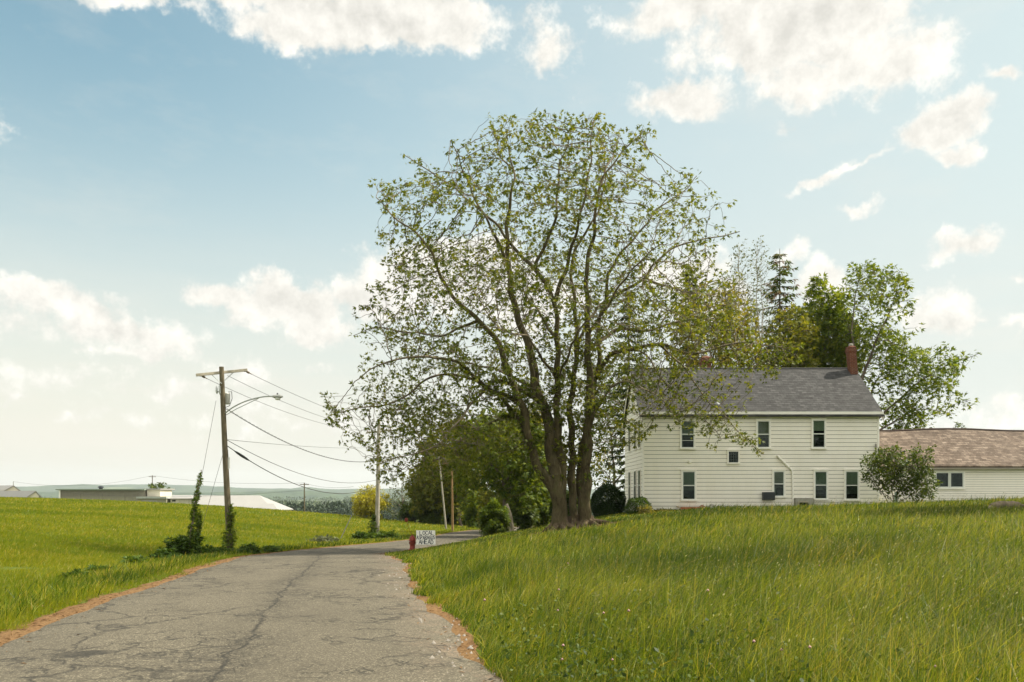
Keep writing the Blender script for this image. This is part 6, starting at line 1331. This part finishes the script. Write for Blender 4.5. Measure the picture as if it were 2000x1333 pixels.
# clover and small broad weeds low in the near meadow
x, y = scatter(3000, 4.5, 22, -.05, .78, 57, 1.3); ok, D, side = keep_off(x, y); ok &= (side > 0) & (vnoise(x, y, 2.2, 51) > .05) & (lawnness(x, y) < .6); x, y = x[ok], y[ok]; n = len(x); z = gz(x, y)
P_ = np.repeat(np.c_[x, y, z+q.uniform(.12, .34, n)], 5, 0)+q.normal(0, .05, (n*5, 3)); A_ = q.normal(0, 1, (n*5, 3))+[0, 0, .3]
V, Q = leaf_mesh(P_, A_, q.uniform(.03, .06, n*5), 'oval', 10); tag(fast_mesh('clover_leaves', V, Q, LM['dark']), kind='stuff')
MPINK = simple('pinkish_clover_blossom', (.34, .20, .19), .8, var=.3, scale=20)
s_ = q.choice(n, 25, replace=False); VV, FF = [], []
for i in s_:
    c = Vector((x[i], y[i], z[i]+q.uniform(.30, .48))); r_ = q.uniform(.010, .017); n0 = len(VV)
    for a, b, e in ((0,0,1),(1,0,0),(0,1,0),(-1,0,0),(0,-1,0),(0,0,-1)): VV.append((c.x+a*r_, c.y+b*r_, c.z+e*r_))
    for f in ((0,1,2),(0,2,3),(0,3,4),(0,4,1),(5,2,1),(5,3,2),(5,4,3),(5,1,4)): FF.append([n0+k for k in f])
tag(fast_mesh('clover_blossoms', VV, FF, MPINK), kind='stuff')
# left: verge and hay field
def left_field(n, D0, D1, a0, a1, seed, wpx, levels, hgt):
    q = np.random.default_rng(seed); x, y = scatter(n, D0, D1, a0, a1, seed, 1.3); ok, D, side = keep_off(x, y); ok &= side < 0
    clump = vnoise(x, y, .5, 60)+vnoise(x, y, 1.9, 61); ok &= q.random(n) < .85+clump*.3
    x, y, D = x[ok], y[ok], D[ok]; n = len(x); z = gz(x, y); verge = np.clip(1-(D-HW-.3)/3.2, 0, 1)
    hh = hgt*(1+.5*vnoise(x, y, 2.0, 62)+.3*q.normal(0, 1, n))*(1+.25*verge); hh = np.clip(hh, .05, .7)*(.5+.5*np.clip((D-HW-.3)/.7, 0, 1)); dist = np.hypot(x, y)
    w = np.maximum(.006, wpx*dist/800)*(.7+.6*q.random(n)); V, Q = blades(x, y, z-.02, hh, w, np.abs(q.normal(.5, .3, n)), wind(n, q, .1, 1.0), levels)
    return tag(fast_mesh('grass', V, Q, MG2 if seed < 300 else MG1), kind='stuff')
left_field(190000, 7, 36, -.80, -.12, 201, .5, 3, .13)
left_field(230000, 24, 95, -.80, -.05, 202, .65, 3, .14)
left_field(120000, 60, 150, -.80, .02, 203, .8, 3, .18)
# darker lush strip right beside the needles
q = np.random.default_rng(63); n = 60000; ii = q.integers(0, len(Sf), n); ii = ii[(CPf[ii, 1] > 4) & (CPf[ii, 1] < 70)]; n = len(ii)
off = -(HW+.75+np.abs(q.normal(0, .75, n))); x = CPf[ii, 0]+Nf[ii, 0]*off+q.normal(0, .1, n); y = CPf[ii, 1]+Nf[ii, 1]*off+q.normal(0, .1, n); z = gz(x, y); dist = np.hypot(x, y)
V, Q = blades(x, y, z-.02, q.uniform(.10, .34, n), np.maximum(.008, .9*dist/800), np.abs(q.normal(.5, .3, n)), wind(n, q, .1, 1.2), 3); tag(fast_mesh('verge_grass', V, Q, MG1), kind='stuff')
# scattered needles, crumbs of asphalt and dry blades on the shoulders
n = 26000; ii = q.integers(0, len(Sf), n); ii = ii[(CPf[ii, 1] > 3) & (CPf[ii, 1] < 45)]; n = len(ii); sg = np.where(q.random(n) < .5, -1, 1)
off = sg*(np.where(sg < 0, eL[ii], eR[ii])+q.normal(.22, .28, n)); x = CPf[ii, 0]+Nf[ii, 0]*off; y = CPf[ii, 1]+Nf[ii, 1]*off; z = np.maximum(gz(x, y)+.022, EYE-CPf[ii, 2]+.036)
A_ = q.normal(0, 1, (n, 3)); A_[:, 2] = np.abs(A_[:, 2])*.12; V, Q = leaf_mesh(np.c_[x, y, z], A_, q.uniform(.03, .09, n), 'narrow', 12, roll=.2); tag(fast_mesh('fallen_needles', V, Q, MNEEDLE), kind='stuff')
n = 2600; ii = q.integers(0, len(Sf), n); ii = ii[(CPf[ii, 1] > 4) & (CPf[ii, 1] < 26)]; n = len(ii); off = eR[ii]-np.abs(q.normal(.1, .45, n))+.15; x = CPf[ii, 0]+Nf[ii, 0]*off; y = CPf[ii, 1]+Nf[ii, 1]*off; z = EYE-CPf[ii, 2]+.034; VV, FF = [], []
for i in range(n):
    r_ = abs(q.normal(.010, .008))+.004; a0 = q.uniform(0, pi); n0 = len(VV)
    for k_ in range(4): VV.append((x[i]+r_*cos(a0+k_*pi/2)*q.uniform(.7, 1.2), y[i]+r_*sin(a0+k_*pi/2)*q.uniform(.7, 1.2), z[i]-.006))
    VV.append((x[i], y[i], z[i]+r_*.8))
    for k_ in range(4): FF.append((n0+k_, n0+(k_+1) % 4, n0+4))
tag(fast_mesh('gravel_crumbs', VV, FF, simple('gravel', (.20, .18, .15), .9, var=.4, scale=30)), kind='stuff')
# bare earth patch under the maple
ang = np.linspace(0, 2*pi, 40, endpoint=False); rad_ = np.linspace(0, 1, 9); V = []
for r_ in rad_:
    for a in ang: 
        k_ = 1+.18*sin(a*3+1)+.12*sin(a*7); V.append((xat(1108, DT)+cos(a)*2.9*r_*k_, DT-.5+sin(a)*1.8*r_*k_))
V = np.array(V); zz = gz(V[:, 0], V[:, 1])+.02; zz[-40:] -= .06; Fq = [(i*40+j, i*40+(j+1) % 40, (i+1)*40+(j+1) % 40, (i+1)*40+j) for i in range(8) for j in range(40)]
tag(fast_mesh('soil', np.c_[V, zz], Fq, simple('bare_leafy_soil', (.105, .058, .032), .95, .05, var=.5, scale=6, bump=.5), smooth=True), kind='structure')
